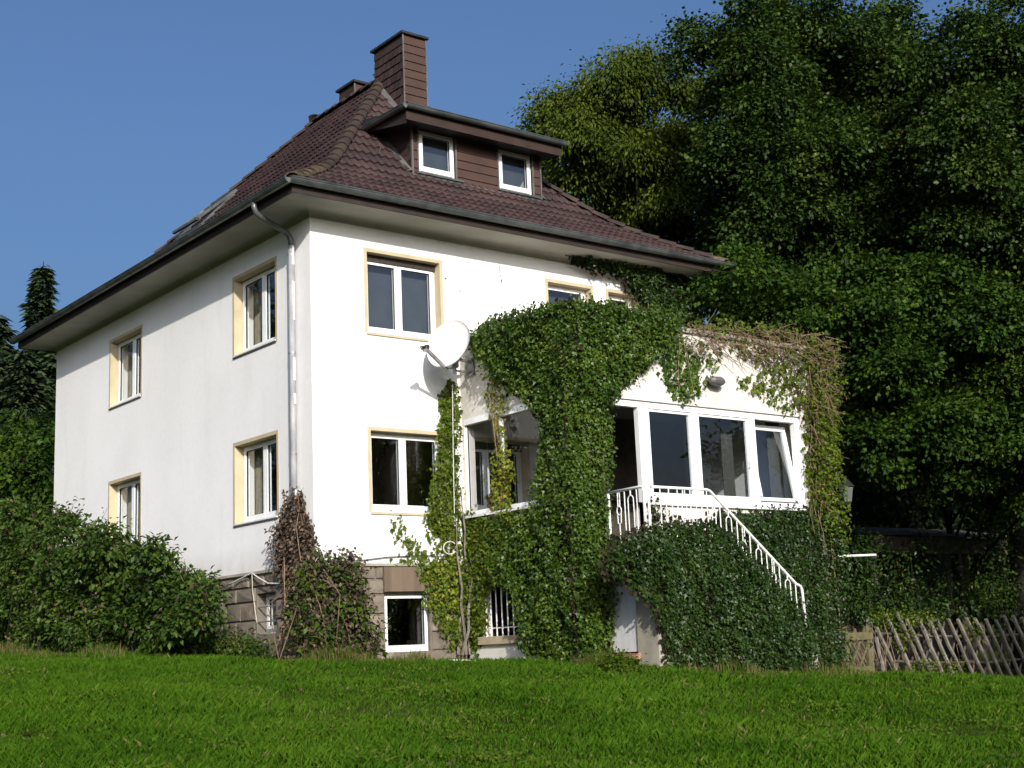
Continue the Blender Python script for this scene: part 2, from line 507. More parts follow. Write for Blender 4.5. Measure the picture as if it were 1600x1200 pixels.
def wall_panel(mb, o, eu, ev, en, u0, u1, v0, v1, holes, t):
    """Rectangular wall with rectangular holes: outer face on the plane through o, thickness t inwards (en points out)."""
    o, eu, ev, en = (np.array(k, float) for k in (o, eu, ev, en))
    us = sorted({u0, u1} | {h[i] for h in holes for i in (0, 1)})
    vs_ = sorted({v0, v1} | {h[i] for h in holes for i in (2, 3)})
    P = lambda a, b, d=0.0: o + eu * a + ev * b - en * d
    flip = np.dot(np.cross(eu, ev), en) < 0
    def q(*pts):
        mb.quad(*(reversed(pts) if flip else pts))
    for a, b in zip(us[:-1], us[1:]):
        for c, d in zip(vs_[:-1], vs_[1:]):
            mu, mv = (a + b) / 2, (c + d) / 2
            if any(h[0] < mu < h[1] and h[2] < mv < h[3] for h in holes):
                continue
            q(P(a, c), P(b, c), P(b, d), P(a, d))
            q(P(a, d, t), P(b, d, t), P(b, c, t), P(a, c, t))
    for h in holes:
        a, b, c, d = h
        q(P(a, c), P(a, c, t), P(b, c, t), P(b, c))
        q(P(a, d), P(b, d), P(b, d, t), P(a, d, t))
        q(P(a, c), P(a, d), P(a, d, t), P(a, c, t))
        q(P(b, c), P(b, c, t), P(b, d, t), P(b, d))

EX, EY, EZ = (1, 0, 0), (0, 1, 0), (0, 0, 1)
FRONT_HOLES = [(0.97, 2.33, 4.77, 6.03), (0.97, 2.33, 2.07, 3.28), (4.53, 5.50, 5.05, 6.03), (5.89, 6.60, 5.05, 6.03), (2.86, 3.93, 2.12, 3.24), (1.17, 1.96, 0.03, 0.86)]
LEFT_HOLES = [(1.06, 2.44, 4.76, 6.02), (6.10, 7.53, 4.76, 6.02), (1.06, 2.44, 2.08, 3.32), (6.08, 7.50, 2.08, 3.32), (1.17, 1.80, 0.38, 0.98)]
TH = 0.34
PL = 1.31                                    # top of the stone plinth
w = MB()
wall_panel(w, (0, 0, 0), EX, EZ, (0, -1, 0), 0, W, PL, 6.62, [h for h in FRONT_HOLES if h[2] > 1.0], TH)
w.build('front_wall', M['render'], villa)
w = MB()
wall_panel(w, (0, 0, 0), EY, EZ, (-1, 0, 0), 0, LEN, PL, 6.62, [h for h in LEFT_HOLES if h[2] > 1.0], TH)
w.build('side_wall', M['render'], villa)
w = MB()
wall_panel(w, (W, 0, 0), EY, EZ, (1, 0, 0), 0, LEN, -1.2, 6.62, [], TH)
wall_panel(w, (0, LEN, 0), EX, EZ, (0, 1, 0), 0, W, -1.2, 6.62, [], TH)
w.build('rear_wall', M['render'], villa)
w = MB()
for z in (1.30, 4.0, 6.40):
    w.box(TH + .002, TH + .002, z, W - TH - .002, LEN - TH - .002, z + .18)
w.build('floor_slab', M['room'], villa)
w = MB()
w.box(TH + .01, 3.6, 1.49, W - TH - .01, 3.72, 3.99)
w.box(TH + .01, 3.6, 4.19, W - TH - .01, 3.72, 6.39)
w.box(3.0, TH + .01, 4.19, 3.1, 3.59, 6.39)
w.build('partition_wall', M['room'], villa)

# plinth: mortar core with single stone blocks, a ledge above
pl = MB()
wall_panel(pl, (0, 0.03, 0), EX, EZ, (0, -1, 0), 0.03, 2.64, -0.6, PL - .003, [FRONT_HOLES[5]], TH)
wall_panel(pl, (0.03, 0, 0), EY, EZ, (-1, 0, 0), 0.03, LEN, -0.6, PL - .003, [LEFT_HOLES[4]], TH)
plinth = pl.build('plinth', M['mortar'], villa)
def blocks():
    meshes = {}
    def put(face, a0, a1, z0, z1):
        key = (round(a1 - a0, 2), round(z1 - z0, 2), random.randrange(2))
        if key not in meshes:
            bm = bmesh.new()
            wdt, h = a1 - a0, z1 - z0
            c = 0.012
            vs0 = [bm.verts.new(p) for p in ((0, 0, 0), (wdt, 0, 0), (wdt, 0, h), (0, 0, h))]
            d = [0.028 + random.uniform(-.008, .008) for _ in range(4)]
            vs1 = [bm.verts.new(p) for p in ((c, -d[0], c), (wdt - c, -d[1], c), (wdt - c, -d[2], h - c), (c, -d[3], h - c))]
            mid = bm.verts.new((wdt / 2 + random.uniform(-.05, .05), -0.042 - random.uniform(0, .01), h / 2))
            for i in range(4):
                j = (i + 1) % 4
                bm.faces.new((vs0[i], vs0[j], vs1[j], vs1[i]))
                bm.faces.new((vs1[i], vs1[j], mid))
            me = bpy.data.meshes.new('stone_block')
            bm.to_mesh(me); bm.free()
            meshes[key] = me
        o = link('stone_block', meshes[key], M['stone'], plinth)
        if face == 'F':
            o.matrix_basis = Matrix.Translation((a0, 0.028, z0))
        else:
            o.matrix_basis = Matrix.Translation((0.028, a1, z0)) @ Matrix.Rotation(-math.pi / 2, 4, 'Z')
    def course(face, lo, hi, hole, z0, z1, off):
        segs = [(lo, hi)]
        if z1 > hole[2] + .02 and z0 < hole[3] - .02:
            segs = [(lo, hole[0] - .012), (hole[1] + .012, hi)]
        for a, b in segs:
            n = max(1, round((b - a) / 0.48))
            cut = [a + (b - a) * min(1, max(0, (i + (off if 0 < i < n else 0)) / n)) for i in range(n + 1)]
            for p, q in zip(cut[:-1], cut[1:]):
                if q - p > .06:
                    put(face, p + .009, q - .009, z0 + .009, z1 - .009)
    zs = [-0.30, 0.03, 0.30, 0.58, 0.86, 1.08, 1.30]
    for k, (z0, z1) in enumerate(zip(zs[:-1], zs[1:])):
        course('F', 0.0, 2.64, FRONT_HOLES[5], z0, z1, 0.3 * (k % 2))
        zz0, zz1 = z0, z1
        course('L', 0.0, 5.5, LEFT_HOLES[4], zz0, zz1, 0.3 * ((k + 1) % 2))
blocks()
led = MB()
led.box(-0.045, -0.045, PL - .04, 2.64, -0.002, PL + .0)
led.box(-0.045, -0.002, PL - .04, -0.002, LEN, PL + .0)
led.build('plinth_ledge', M['concrete'], villa)

# ------------------------------------------------------------------ windows
def frame_ring(mb, P, a, b, c, d, wd, d0, d1):
    """rectangular ring between depths d0 (front) and d1"""
    def bx(u0, u1, v0, v1):
        p = P(u0, v0, d0); q = P(u1, v1, d1)
        lo, hi = np.minimum(p, q), np.maximum(p, q)
        mb.box(*lo, *hi)
    bx(a, b, c, c + wd); bx(a, b, d - wd, d)
    bx(a, a + wd, c + wd, d - wd); bx(b - wd, b, c + wd, d - wd)

def window(parent, o, eu, en, hole, depth=0.15, band=0.05, split=0.5, head_shade=False, curtain=0.0, sill=True, frame=M['pvc'], trim=True, bottom=0.085, sw=0.058, fw=0.035, blind=False):
    o, eu, en = np.array(o, float), np.array(eu, float), np.array(en, float)
    ez = np.array(EZ, float)
    P = lambda a, b, d=0.0: o + eu * a + ez * b - en * d
    a, b, c, d = hole
    def bx(mb, u0, u1, v0, v1, d0, d1):
        p = P(u0, v0, d0); q = P(u1, v1, d1)
        lo, hi = np.minimum(p, q), np.maximum(p, q)
        mb.box(*lo, *hi)
    if trim:
        s = MB()                       # painted lining of the opening with a narrow band on the wall
        e = 0.006
        bx(s, a - band, a + .008, c - .012, d + band, -e, depth)
        bx(s, b - .008, b + band, c - .012, d + band, -e, depth)
        bx(s, a + .008, b - .008, d - .008, d + band, -e, depth)
        for f in s.build('window_surround', M['yellow'], parent), : pass
    win = MB()
    frame_ring(win, P, a + .009, b - .009, c + .002, d - .009, fw, depth, depth + .08)
    wo = win.build('window', frame, parent)
    top = d - fw
    if head_shade:
        s = MB()
        bx(s, a + .012, b - .012, d - .115, d - .010, depth - .035, depth - .002)  # strip before the top frame, its dark colour paints shade under the head
        s.build('head_shade_strip', M['head_shade'], wo)
        top = d - .10
    x0, x1 = a + fw + .006, b - fw - .006
    cb = c + fw
    if split:
        pm = MB(); um = x0 + (x1 - x0) * split; bx(pm, um - .022, um + .022, cb, d - fw, depth - .004, depth + .07); pm.build('mullion', frame, wo)
    parts = [(x0, x1)] if not split else [(x0, x0 + (x1 - x0) * split), (x0 + (x1 - x0) * split, x1)]
    for (p, q) in parts:
        s = MB()
        def ring(mb, u0, u1, v0, v1, wl, wb, d0, d1):
            bx(mb, u0, u1, v0, v0 + wb, d0, d1); bx(mb, u0, u1, v1 - wl, v1, d0, d1)
            bx(mb, u0, u0 + wl, v0 + wb, v1 - wl, d0, d1); bx(mb, u1 - wl, u1, v0 + wb, v1 - wl, d0, d1)
        ring(s, p + .004, q - .004, cb, top, sw, bottom, depth - .015, depth + .06)
        so = s.build('sash', frame, wo)
        g = MB()
        ring(g, p + sw - .004, q - sw + .004, cb + bottom - .006, top - sw + .006, .012, .012, depth + .004, depth + .03)
        g.build('gasket', M['gasket'], wo)
        g = MB()
        g.quad(P(p + sw, cb + bottom, depth + .02), P(q - sw, cb + bottom, depth + .02), P(q - sw, top - sw, depth + .02), P(p + sw, top - sw, depth + .02))
        g.build('pane', M['glass'], wo)
    if sill:
        s = MB()
        p0, p1 = P(a - .01, c, -.028), P(b + .01, c, depth + .01)
        lo, hi = np.minimum(p0, p1), np.maximum(p0, p1)
        s.box(lo[0], lo[1], c - .016, hi[0], hi[1], c + .003)
        s.build('window_sill', M['pvc_grey'], wo)
        s = MB()
        p0, p1 = P(a - .02, c, -.024), P(b + .02, c, 0.0)
        lo, hi = np.minimum(p0, p1), np.maximum(p0, p1)
        s.box(lo[0], lo[1], c - (.045 if abs(en[1]) > .5 else .034), hi[0], hi[1], c - .018)
        s.build('sill_edge', M['yellow'] if abs(en[1]) > .5 else M['lead'], wo)
    if blind:
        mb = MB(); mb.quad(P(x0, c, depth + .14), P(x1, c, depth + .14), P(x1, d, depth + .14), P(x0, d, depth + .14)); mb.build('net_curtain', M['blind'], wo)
    if curtain:
        mb = MB()
        n = 24
        u0, u1 = (x0, x0 + (x1 - x0) * curtain) if curtain > 0 else (x1 + (x1 - x0) * curtain, x1)
        pts = [(u0 + (u1 - u0) * i / n, depth + .2 + .035 * math.sin(i * 1.9)) for i in range(n + 1)]
        for (ua, da), (ub, db) in zip(pts[:-1], pts[1:]):
            mb.quad(P(ua, c + .02, da), P(ub, c + .02, db), P(ub, d, db), P(ua, d, da))
        mb.build('curtain', M['curtain'], wo)
    return wo

FN, LN = (0, -1, 0), (-1, 0, 0)
window(villa, (0, 0, 0), EX, FN, FRONT_HOLES[0], head_shade=True, split=0.48, blind=True)
window(villa, (0, 0, 0), EX, FN, FRONT_HOLES[1], split=0.48)
window(villa, (0, 0, 0), EX, FN, FRONT_HOLES[2], split=0, blind=True)
window(villa, (0, 0, 0), EX, FN, FRONT_HOLES[3], split=0, blind=True)
window(villa, (0, 0, 0), EX, FN, FRONT_HOLES[4], split=0.3, head_shade=True)
window(villa, (0, 0.03, 0), EX, FN, FRONT_HOLES[5], depth=0.05, split=0, sill=False, trim=False, bottom=0.07, sw=.03, fw=.025)
# on the side wall u runs along +y; the left part of each window holds the curtain
window(villa, (0, 0, 0), EY, LN, LEFT_HOLES[0], split=0.455, curtain=-0.30)
window(villa, (0, 0, 0), EY, LN, LEFT_HOLES[1], split=0.455, curtain=-0.30)
window(villa, (0, 0, 0), EY, LN, LEFT_HOLES[2], split=0.455, curtain=-0.28)
window(villa, (0, 0, 0), EY, LN, LEFT_HOLES[3], split=0.455, curtain=-0.34)
bw = window(villa, (0.03, 0, 0), EY, LN, LEFT_HOLES[4], depth=0.16, split=0, sill=False, trim=False, frame=M['pvc_grey'])
mb = MB()
for z in (0.56, 0.78):
    mb = MB(); mb.tube([(0.05, 1.15, z), (0.05, 1.82, z)], 0.011, 6); mb.build('window_bar', M['dish_metal'], bw)
lb = MB()
lb.box(1.12, -0.06, 0.90, 1.90, -0.018, 1.255)
lb.build('lintel_board', surf('brown_stained_board', (0.165, 0.12, 0.082), (0.115, 0.083, 0.058), 7, 0.85, 0.3, 40, stretch=(1, 1, 0.15)), villa)

# chips in the render and a thin conduit under the eaves
for (x, z, sx, sz) in ((2.44, 5.79, .035, .025), (2.46, 5.70, .012, .02), (2.71, 5.62, .022, .03), (3.56, 5.90, .02, .045), (3.66, 5.93, .014, .012), (3.62, 5.88, .01, .02), (1.02, 4.60, .012, .012), (2.50, 5.55, .012, .012)):
    m_ = MB()
    k = 7
    m_.poly([(x + sx * math.cos(2 * math.pi * i / k) * random.uniform(.5, 1), -0.002, z + sz * math.sin(2 * math.pi * i / k) * random.uniform(.5, 1)) for i in range(k)])
    m_.build('render_chip', M['mortar'], villa)
m_ = MB(); m_.tube([(2.30, -.014, 6.37), (4.6, -.014, 6.375), (7.4, -.014, 6.37)], .012, 6); m_.build('conduit', M['pvc_grey'], villa)
m_ = MB(); m_.tube([(3.52, -.008, 6.16), (3.525, -.008, 6.03), (3.55, -.008, 5.93)], .004, 5); m_.build('loose_wire', M['black'], villa)

# ------------------------------------------------------------------ roof
OV = 0.65
E0x, E1x, E0y, E1y = -OV, W + OV, -OV, LEN + .42
PROF = [(0, 6.67), (0.55, 6.99), (1.25, 7.43), (1.65, 7.76), (2.05, 8.18), (4.475, 10.80)]
_pd = np.array([p[0] for p in PROF]); _pz = np.array([p[1] for p in PROF])
_ps = np.concatenate([[0], np.cumsum(np.hypot(np.diff(_pd), np.diff(_pz)))])
def prof_d(d): return float(np.interp(d, _pd, _pz))
def prof_s(s):
    if s < 0: return s * math.cos(.53), 6.67 + s * math.sin(.53)
    return float(np.interp(s, _ps, _pd)), float(np.interp(s, _ps, _pz))
HALF = (E1x - E0x) / 2
DORM = dict(x0=2.67, x1=5.46, y=1.17)
roof = None
def build_roof():
    global roof
    dk = MB()
    for (d0, z0), (d1, z1) in zip(PROF[:-1], PROF[1:]):
        h = -0.05
        a0, b0, c0, e0 = E0x + d0, E1x - d0, E0y + d0, E1y - d0
        a1, b1, c1, e1 = E0x + d1, E1x - d1, E0y + d1, E1y - d1
        dk.quad((a0, c0, z0 + h), (b0, c0, z0 + h), (b1, c1, z1 + h), (a1, c1, z1 + h))
        dk.quad((b0, c0, z0 + h), (b0, e0, z0 + h), (b1, e1, z1 + h), (b1, c1, z1 + h))
        dk.quad((b0, e0, z0 + h), (a0, e0, z0 + h), (a1, e1, z1 + h), (b1, e1, z1 + h))
        dk.quad((a0, e0, z0 + h), (a0, c0, z0 + h), (a1, c1, z1 + h), (a1, e1, z1 + h))
    roof = dk.build('roof', M['deck'], villa)
    # one pan tile with two rolls, local axes: u across, v up the slope, w out of the slope
    TW, TL, EXP = 0.30, 0.40, 0.325
    us = np.linspace(0, 1, 13)
    hw = np.array([0.026 * max(0.0, math.sin(2 * math.pi * (2 * k + 0.0) / 2)) ** 0.8 if math.sin(2 * math.pi * k * 2 / 2) > 0 else 0.0 for k in us])
    hw = 0.017 * (1 - np.cos(2 * math.pi * 2 * us)) ** 1.0
    tv = []
    for k in range(13):
        u = us[k] * TW
        tv += [(u, 0, hw[k] - 0.036), (u, 0, hw[k]), (u, TL, hw[k] - 0.004)]
    tv = np.array(tv)
    tf = []
    for k in range(12):
        a, b = 3 * k, 3 * (k + 1)
        tf += [(a, b, b + 1, a + 1), (a + 1, b + 1, b + 2, a + 2)]
    tf = np.array(tf)
    tile_me = bpy.data.meshes.new('roof_tile')
    tile_me.from_pydata([tuple(p) for p in tv], [], [tuple(q) for q in tf])
    tile_me.materials.append(M['tile'])
    tile_me.polygons.foreach_set('use_smooth', np.ones(len(tile_me.polygons), bool))
    for i, p in enumerate(tile_me.polygons):
        if i % 2 == 0: p.use_smooth = False
    slopes = [  # origin at the eave, along, inward, length
        ('F', (E0x, E0y), (1, 0), (0, 1), E1x - E0x), ('L', (E0x, E1y), (0, -1), (1, 0), E1y - E0y),
        ('R', (E1x, E0y), (0, 1), (-1, 0), E1y - E0y), ('B', (E1x, E1y), (-1, 0), (0, -1), E1x - E0x)]
    full, clipped = [], []
    for tag_, o, e, inn, ln in slopes:
        e3, i3, o3 = Vector((e[0], e[1], 0)), Vector((inn[0], inn[1], 0)), Vector((o[0], o[1], 0))
        k = 0
        while True:
            s0 = -0.05 + k * EXP
            k += 1
            if s0 + 0.1 > _ps[-1]: break
            d0, z0 = prof_s(s0); d1, z1 = prof_s(min(s0 + TL, _ps[-1] + 0.0))
            if s0 + TL > _ps[-1]:
                t = (s0 + TL - _ps[-1]); d1 += t * .68; z1 += t * .73
            p0 = o3 + i3 * d0 + Vector((0, 0, z0 + 0.044)); p1 = o3 + i3 * d1 + Vector((0, 0, z1 + 0.004))
            v = (p1 - p0).normalized(); wv = e3.cross(v).normalized()
            for c in range(int(ln / TW) + 1):
                u0 = c * TW
                lo = max(d0, 0) ; hi = ln - max(d0, 0)
                if u0 + TW < lo or u0 > hi: continue
                if tag_ == 'F':
                    xm, ym = E0x + u0 + TW / 2, E0y + (d0 + d1) / 2
                    if DORM['x0'] - .10 < xm < DORM['x1'] + .10 and ym > DORM['y'] - .02 and ym < 2.15: continue
                    if 3.65 < xm < 4.16 and ym > 2.85: continue
                p = p0 + e3 * (u0 + random.uniform(-.003, .003)) + Vector((0, 0, random.uniform(-.003, .003)))
                tilt = random.gauss(0, .006)
                e4 = (e3 + wv * tilt).normalized()
                mat = Matrix(((e4[0], v[0], wv[0], p[0]), (e4[1], v[1], wv[1], p[1]), (e4[2], v[2], wv[2], p[2]), (0, 0, 0, 1)))
                d1c = min(max(d1, 0), HALF)
                need = u0 < d1c + .01 or u0 + TW > ln - d1c - .01
                (clipped if need else full).append((tag_, mat, o3, e3, i3, ln))
    # rank full tiles by the size they show
    sc_ = []
    for t in full:
        m_ = t[1]
        cs = np.array([m_ @ Vector(q) for q in ((0, 0, 0), (.3, 0, 0), (.3, .325, 0), (0, .325, 0))])
        pj = project(cs)
        ar = 0.5 * abs(sum(pj[i, 0] * pj[(i + 1) % 4, 1] - pj[(i + 1) % 4, 0] * pj[i, 1] for i in range(4)))
        nrm = m_.to_3x3() @ Vector((0, 0, 1))
        vis = nrm.dot(Vector(CAM) - m_.translation) > 0 and pj[:, 0].min() > 0
        sc_.append(ar if vis else -1)
    order = np.argsort(sc_)[::-1]
    V, Fq, nv = [], [], 0
    for rank, idx in enumerate(order):
        t = full[idx]
        if rank < 295 and sc_[idx] > 0:
            o = link('roof_tile', tile_me, None, roof)
            o.matrix_basis = t[1]
        else:
            A = np.array(t[1])
            V.append(tv @ A[:3, :3].T + A[:3, 3]); Fq.append(tf + nv); nv += len(tv)
    bm = bmesh.new()
    for (tag_, mat, o3, e3, i3, ln) in clipped:
        b2 = bmesh.new(); b2.from_mesh(tile_me); b2.transform(mat)
        for org, nn in ((o3, (i3 - e3)), (o3 + e3 * ln, (i3 + e3))):
            g = b2.verts[:] + b2.edges[:] + b2.faces[:]
            bmesh.ops.bisect_plane(b2, geom=g, plane_co=org, plane_no=nn, clear_outer=True)
        tmp = bpy.data.meshes.new('tmp'); b2.to_mesh(tmp); b2.free()
        bm.from_mesh(tmp); bpy.data.meshes.remove(tmp)
    me = bpy.data.meshes.new('cut_tiles'); bm.to_mesh(me); bm.free()
    tag(link('cut_tiles', me, M['tile'], roof), kind='stuff')
    o = mesh_np('far_tiles', np.concatenate(V), np.concatenate(Fq), M['tile'], roof)
    tag(o, kind='stuff')
    # hip and ridge caps
    n = 9
    cv, cf = [], []
    for j, (y, r0, dz) in enumerate(((0, .128, 0), (.40, .104, -.018))):
        for i in range(n):
            a = math.pi * (0.04 + 0.92 * i / (n - 1))
            cv.append((r0 * math.cos(a), y, r0 * math.sin(a) * .85 + dz))
    for i in range(n - 1):
        cf.append((i, i + 1, n + i + 1, n + i))
    cv += [(p[0] * .82, 0.0, p[2] * .80) for p in cv[:n]]
    for i in range(n - 1):
        cf.append((i, 2 * n + i, 2 * n + i + 1, i + 1))
    cap_me = bpy.data.meshes.new('hip_tile'); cap_me.from_pydata(cv, [], cf); cap_me.materials.append(M['hip'])
    cap_mo = bpy.data.meshes.new('hip_tile'); cap_mo.from_pydata(cv, [], cf); cap_mo.materials.append(M['moss'])
    def caps(path, name, mossy=0):
        pts = [np.array(p) for p in path]
        seg = np.concatenate([[0], np.cumsum([np.linalg.norm(b - a) for a, b in zip(pts[:-1], pts[1:])])])
        P = lambda s: np.array([np.interp(s, seg, [p[k] for p in pts]) for k in range(3)])
        s = 0.02
        i = 0
        while s < seg[-1] - .15:
            a, b = P(s), P(min(s + .4, seg[-1]))
            d = Vector(b - a).normalized()
            x = d.cross(Vector((0, 0, 1))).normalized(); z = x.cross(d).normalized()
            x = (x + z * random.gauss(0, .03)).normalized(); z = x.cross(d)
            a = Vector(a) + z * random.uniform(-.004, .006)
            o = link(name, cap_mo if i < mossy else cap_me, None, roof)
            o.matrix_basis = Matrix(((x[0], d[0], z[0], a[0]), (x[1], d[1], z[1], a[1]), (x[2], d[2], z[2], a[2]), (0, 0, 0, 1)))
            s += .335; i += 1
    ds = np.linspace(0, HALF, 24)
    for cx, cy_, sx, sy, ms in ((E0x, E0y, 1, 1, 5), (E1x, E0y, -1, 1, 1), (E0x, E1y, 1, -1, 0), (E1x, E1y, -1, -1, 0)):
        caps([(cx + sx * d, cy_ + sy * d, prof_d(d) + .012) for d in ds], 'hip_tile', ms)
    caps([(E0x + HALF, E0y + HALF - .1, 10.83), (E0x + HALF, E1y - HALF + .1, 10.83)], 'ridge_tile')
    # soffit, cove, fascia
    s = MB()
    z = 6.50
    s.box(E0x + .02, E0y + .02, z, E1x - .02, -0.002, z + .03)
    s.box(E0x + .02, LEN + .002, z, E1x - .02, E1y - .02, z + .03)
    s.box(E0x + .02, -0.002, z, -0.002, LEN + .002, z + .03)
    s.box(W + .002, -0.002, z, E1x - .02, LEN + .002, z + .03)
    s.build('soffit', M['soffit'], villa)
    c = MB()
    R, n = 0.10, 6
    ring = []
    for i in range(n + 1):
        a = math.pi / 2 * i / n
        off = R - R * math.sin(a) + .003
        off = R * (1 - math.sin(a)) + .003; zz = z - .002 - R * (1 - math.cos(math.pi / 2 - a) * 0 - math.cos(a) * 0) if False else z - .001 - R + R * (1 - math.cos(math.pi / 2 - a + 0)) * 0
        t = i / n
        # quarter circle: from wall (off 0, z-R) to soffit (off R, z)
        off = R * (1 - math.cos(math.pi / 2 * t)) + .003
        zz = z - R + R * math.sin(math.pi / 2 * t) - .001
        ring.append((off, zz))
    for (o0, z0), (o1, z1) in zip(ring[:-1], ring[1:]):
        def rect(o): return [(-o, -o), (W + o, -o), (W + o, LEN + o), (-o, LEN + o)]
        A, B = rect(o0), rect(o1)
        for k in range(4):
            j = (k + 1) % 4
            c.quad((*A[k], z0), (*A[j], z0), (*B[j], z1), (*B[k], z1))
    c.build('eaves_cove', M['soffit'], villa, smooth=False)
    f = MB()
    for (x0, y0, x1, y1) in ((E0x - .005, E0y - .005, E1x + .005, E0y + .02), (E0x - .005, E1y - .02, E1x + .005, E1y + .005), (E0x - .005, E0y + .02, E0x + .02, E1y - .02), (E1x - .02, E0y + .02, E1x + .005, E1y - .02)):
        f.box(x0, y0, z - .012, x1, y1, 6.63)
    f.build('fascia', M['fascia'], villa)
build_roof()

def gutter(parent, p, q, rad=0.075, out=(0, -1), ends=True, name='gutter', mat=None, brackets=0.8):
    """half-round trough from p to q, open upwards, with a beaded outer rim"""
    mat = mat or M['zinc']
    p, q = Vector(p), Vector(q)
    d = (q - p).normalized()
    o = Vector((out[0], out[1], 0))
    mb = MB()
    n = 9
    for rr in (rad, rad - .006):
        base = len(mb.v)
        for c in (p, q):
            for i in range(n):
                a = math.pi * i / (n - 1)
                mb.v.append(tuple(c + o * (rr * math.cos(a)) - Vector((0, 0, rr * math.sin(a)))))
        for i in range(n - 1):
            mb.f.append((base + i, base + i + 1, base + n + i + 1, base + n + i))
    if ends:
        for c in (p, q):
            mb.poly([c + o * (rad * math.cos(math.pi * i / (n - 1))) - Vector((0, 0, rad * math.sin(math.pi * i / (n - 1)))) for i in range(n)])
    mb.tube([p + o * rad + Vector((0, 0, .002)), q + o * rad + Vector((0, 0, .002))], .011, 6)
    g = mb.build(name, mat, parent)
    if brackets:
        L_ = (q - p).length
        k = int(L_ / brackets)
        for i in range(k):
            c = p + d * (0.3 + i * brackets)
            b = MB()
            pts = [c + o * ((rad + .004) * math.cos(math.pi * j / 8)) - Vector((0, 0, (rad + .004) * math.sin(math.pi * j / 8))) for j in range(9)]
            for a1, a2 in zip(pts[:-1], pts[1:]):
                b.quad(a1 - d * .016, a1 + d * .016, a2 + d * .016, a2 - d * .016)
            b.build('gutter_bracket', mat, g)
    return g
GO = OV + 0.085
gutter(villa, (-GO, -GO, 6.665), (W + GO, -GO, 6.665), out=(0, -1))
gutter(villa, (-GO, -GO, 6.663), (-GO, LEN + .50, 6.663), out=(-1, 0))
gutter(villa, (W + GO, -GO, 6.663), (W + GO, LEN + .50, 6.663), out=(1, 0), brackets=0)

# downpipe on the side wall close to the corner
dp = MB()
dp.tube([(-GO, .33, 6.60), (-GO, .335, 6.52), (-GO + .03, .34, 6.46), (-GO + .10, .35, 6.41), (-.22, .40, 6.27), (-.12, .415, 6.22), (-.085, .42, 6.14), (-.08, .42, 6.05)], .042, 12)
pipe = dp.build('downpipe', M['zinc'], villa, smooth=True)
dp = MB(); dp.tube([(-.08, .42, 6.06), (-.08, .425, 3.5), (-.08, .43, 0.9)], .047, 12); dp.build('lower_pipe', M['pipe'], pipe, smooth=True)
fl = MB()
z = 6.05
while z > 2.3:
    h = random.uniform(.06, .35)
    if random.random() < .45:
        fl.box(-.095, .368 - random.uniform(0, .006), z - h, -.06, .376 + random.uniform(0, .006), z)
    z -= h + random.uniform(.0, .06)
tag(fl.build('flaking_paint', M['pipe_flake'], pipe), kind='stuff')
for z in (5.9, 4.4, 2.9):
    b = MB(); b.tube([(-.08, .425, z), (-.08, .425, z + .03)], .053, 12); b.build('pipe_clip', M['dish_metal'], pipe)

# snow-guard hooks on the tiles
def hook(parent, x, y, d):
    z = prof_d(d)
    m_ = MB(); m_.tube([(x, y, z + .05), (x - .01, y - .09, z + .02), (x - .02, y - .14, z + .10)], .012, 6); m_.build('roof_hook', M['zinc'], parent)
hook(roof, 2.15, 1.45, 1.45 + OV); hook(roof, 5.75, 1.25, 1.25 + OV)

# ------------------------------------------------------------------ chimneys
def chimney(x0, y0, x1, y1, zb, zt, course=0.165, cap=0.05):
    core = MB(); core.box(x0 + .012, y0 + .012, zb, x1 - .012, y1 - .012, zt - .02)
    ch = core.build('chimney', M['fascia'], villa)
    bm_ = {}
    k = 0
    z = zt - .03
    while z > zb + .1:
        h = course if k else course * 1.1
        b = MB()
        n0 = len(b.v)
        b.v += [(x0 + .012, y0 + .012, z), (x1 - .012, y0 + .012, z), (x1 - .012, y0 - .008, z - h + .006), (x0 + .012, y0 - .008, z - h + .006), (x0 + .012, y0 + .011, z - h + .006), (x1 - .012, y0 + .011, z - h + .006)]
        b.f += [(n0, n0 + 1, n0 + 2, n0 + 3)[::-1], (n0 + 3, n0 + 2, n0 + 5, n0 + 4)[::-1]]
        b.build('cladding_board', M['board'], ch)
        cols = max(3, int((y1 - y0) / 0.15))
        wd = (y1 - y0 - .02) / cols
        if k == 0:
            b = MB(); b.quad((x0 + .008, y0 + .01, z), (x0 + .008, y1 - .01, z), (x0 - .006, y1 - .01, z - h), (x0 - .006, y0 + .01, z - h)); b.build('cladding_board', M['slate'], ch)
        else:
            for c in range(cols):
                ya = y0 + .01 + (c + (0.0 if k % 2 else 0.5)) * wd
                yb = min(ya + wd - .014, y1 - .01)
                if ya > y1 - .06: continue
                b = MB()
                hh = h * random.uniform(.97, 1.03)
                b.v += [(x0 + .008, ya, z), (x0 + .008, yb, z), (x0 - .012, yb, z - hh), (x0 - .012 - random.uniform(0, .004), ya, z - hh), (x0 + .005, ya, z - hh), (x0 + .005, yb, z - hh)]
                b.f += [(0, 1, 2, 3), (3, 2, 5, 4)]
                b.build('slate', M['slate'], ch)
        z -= h; k += 1
    b = MB(); b.box(x0 - .012, y0 - .012, zb, x0 + .012, y0 + .011, zt - .02); b.box(x1 - .011, y0 - .012, zb, x1 + .012, y0 + .011, zt - .02)
    b.build('corner_trim', M['lead'], ch)
    b = MB(); b.box(x0 - cap, y0 - cap, zt - .02, x1 + cap, y1 + cap, zt + .025); b.build('chimney_cap', M['cap'], ch)
    b = MB(); b.box(x0 + .1, y0 + .12, zt + .025, x1 - .1, y1 - .12, zt + .045); b.build('flue_plate', M['concrete'], ch)
    return ch
ch = chimney(3.65, 2.79, 4.16, 3.80, 9.3, 11.38)
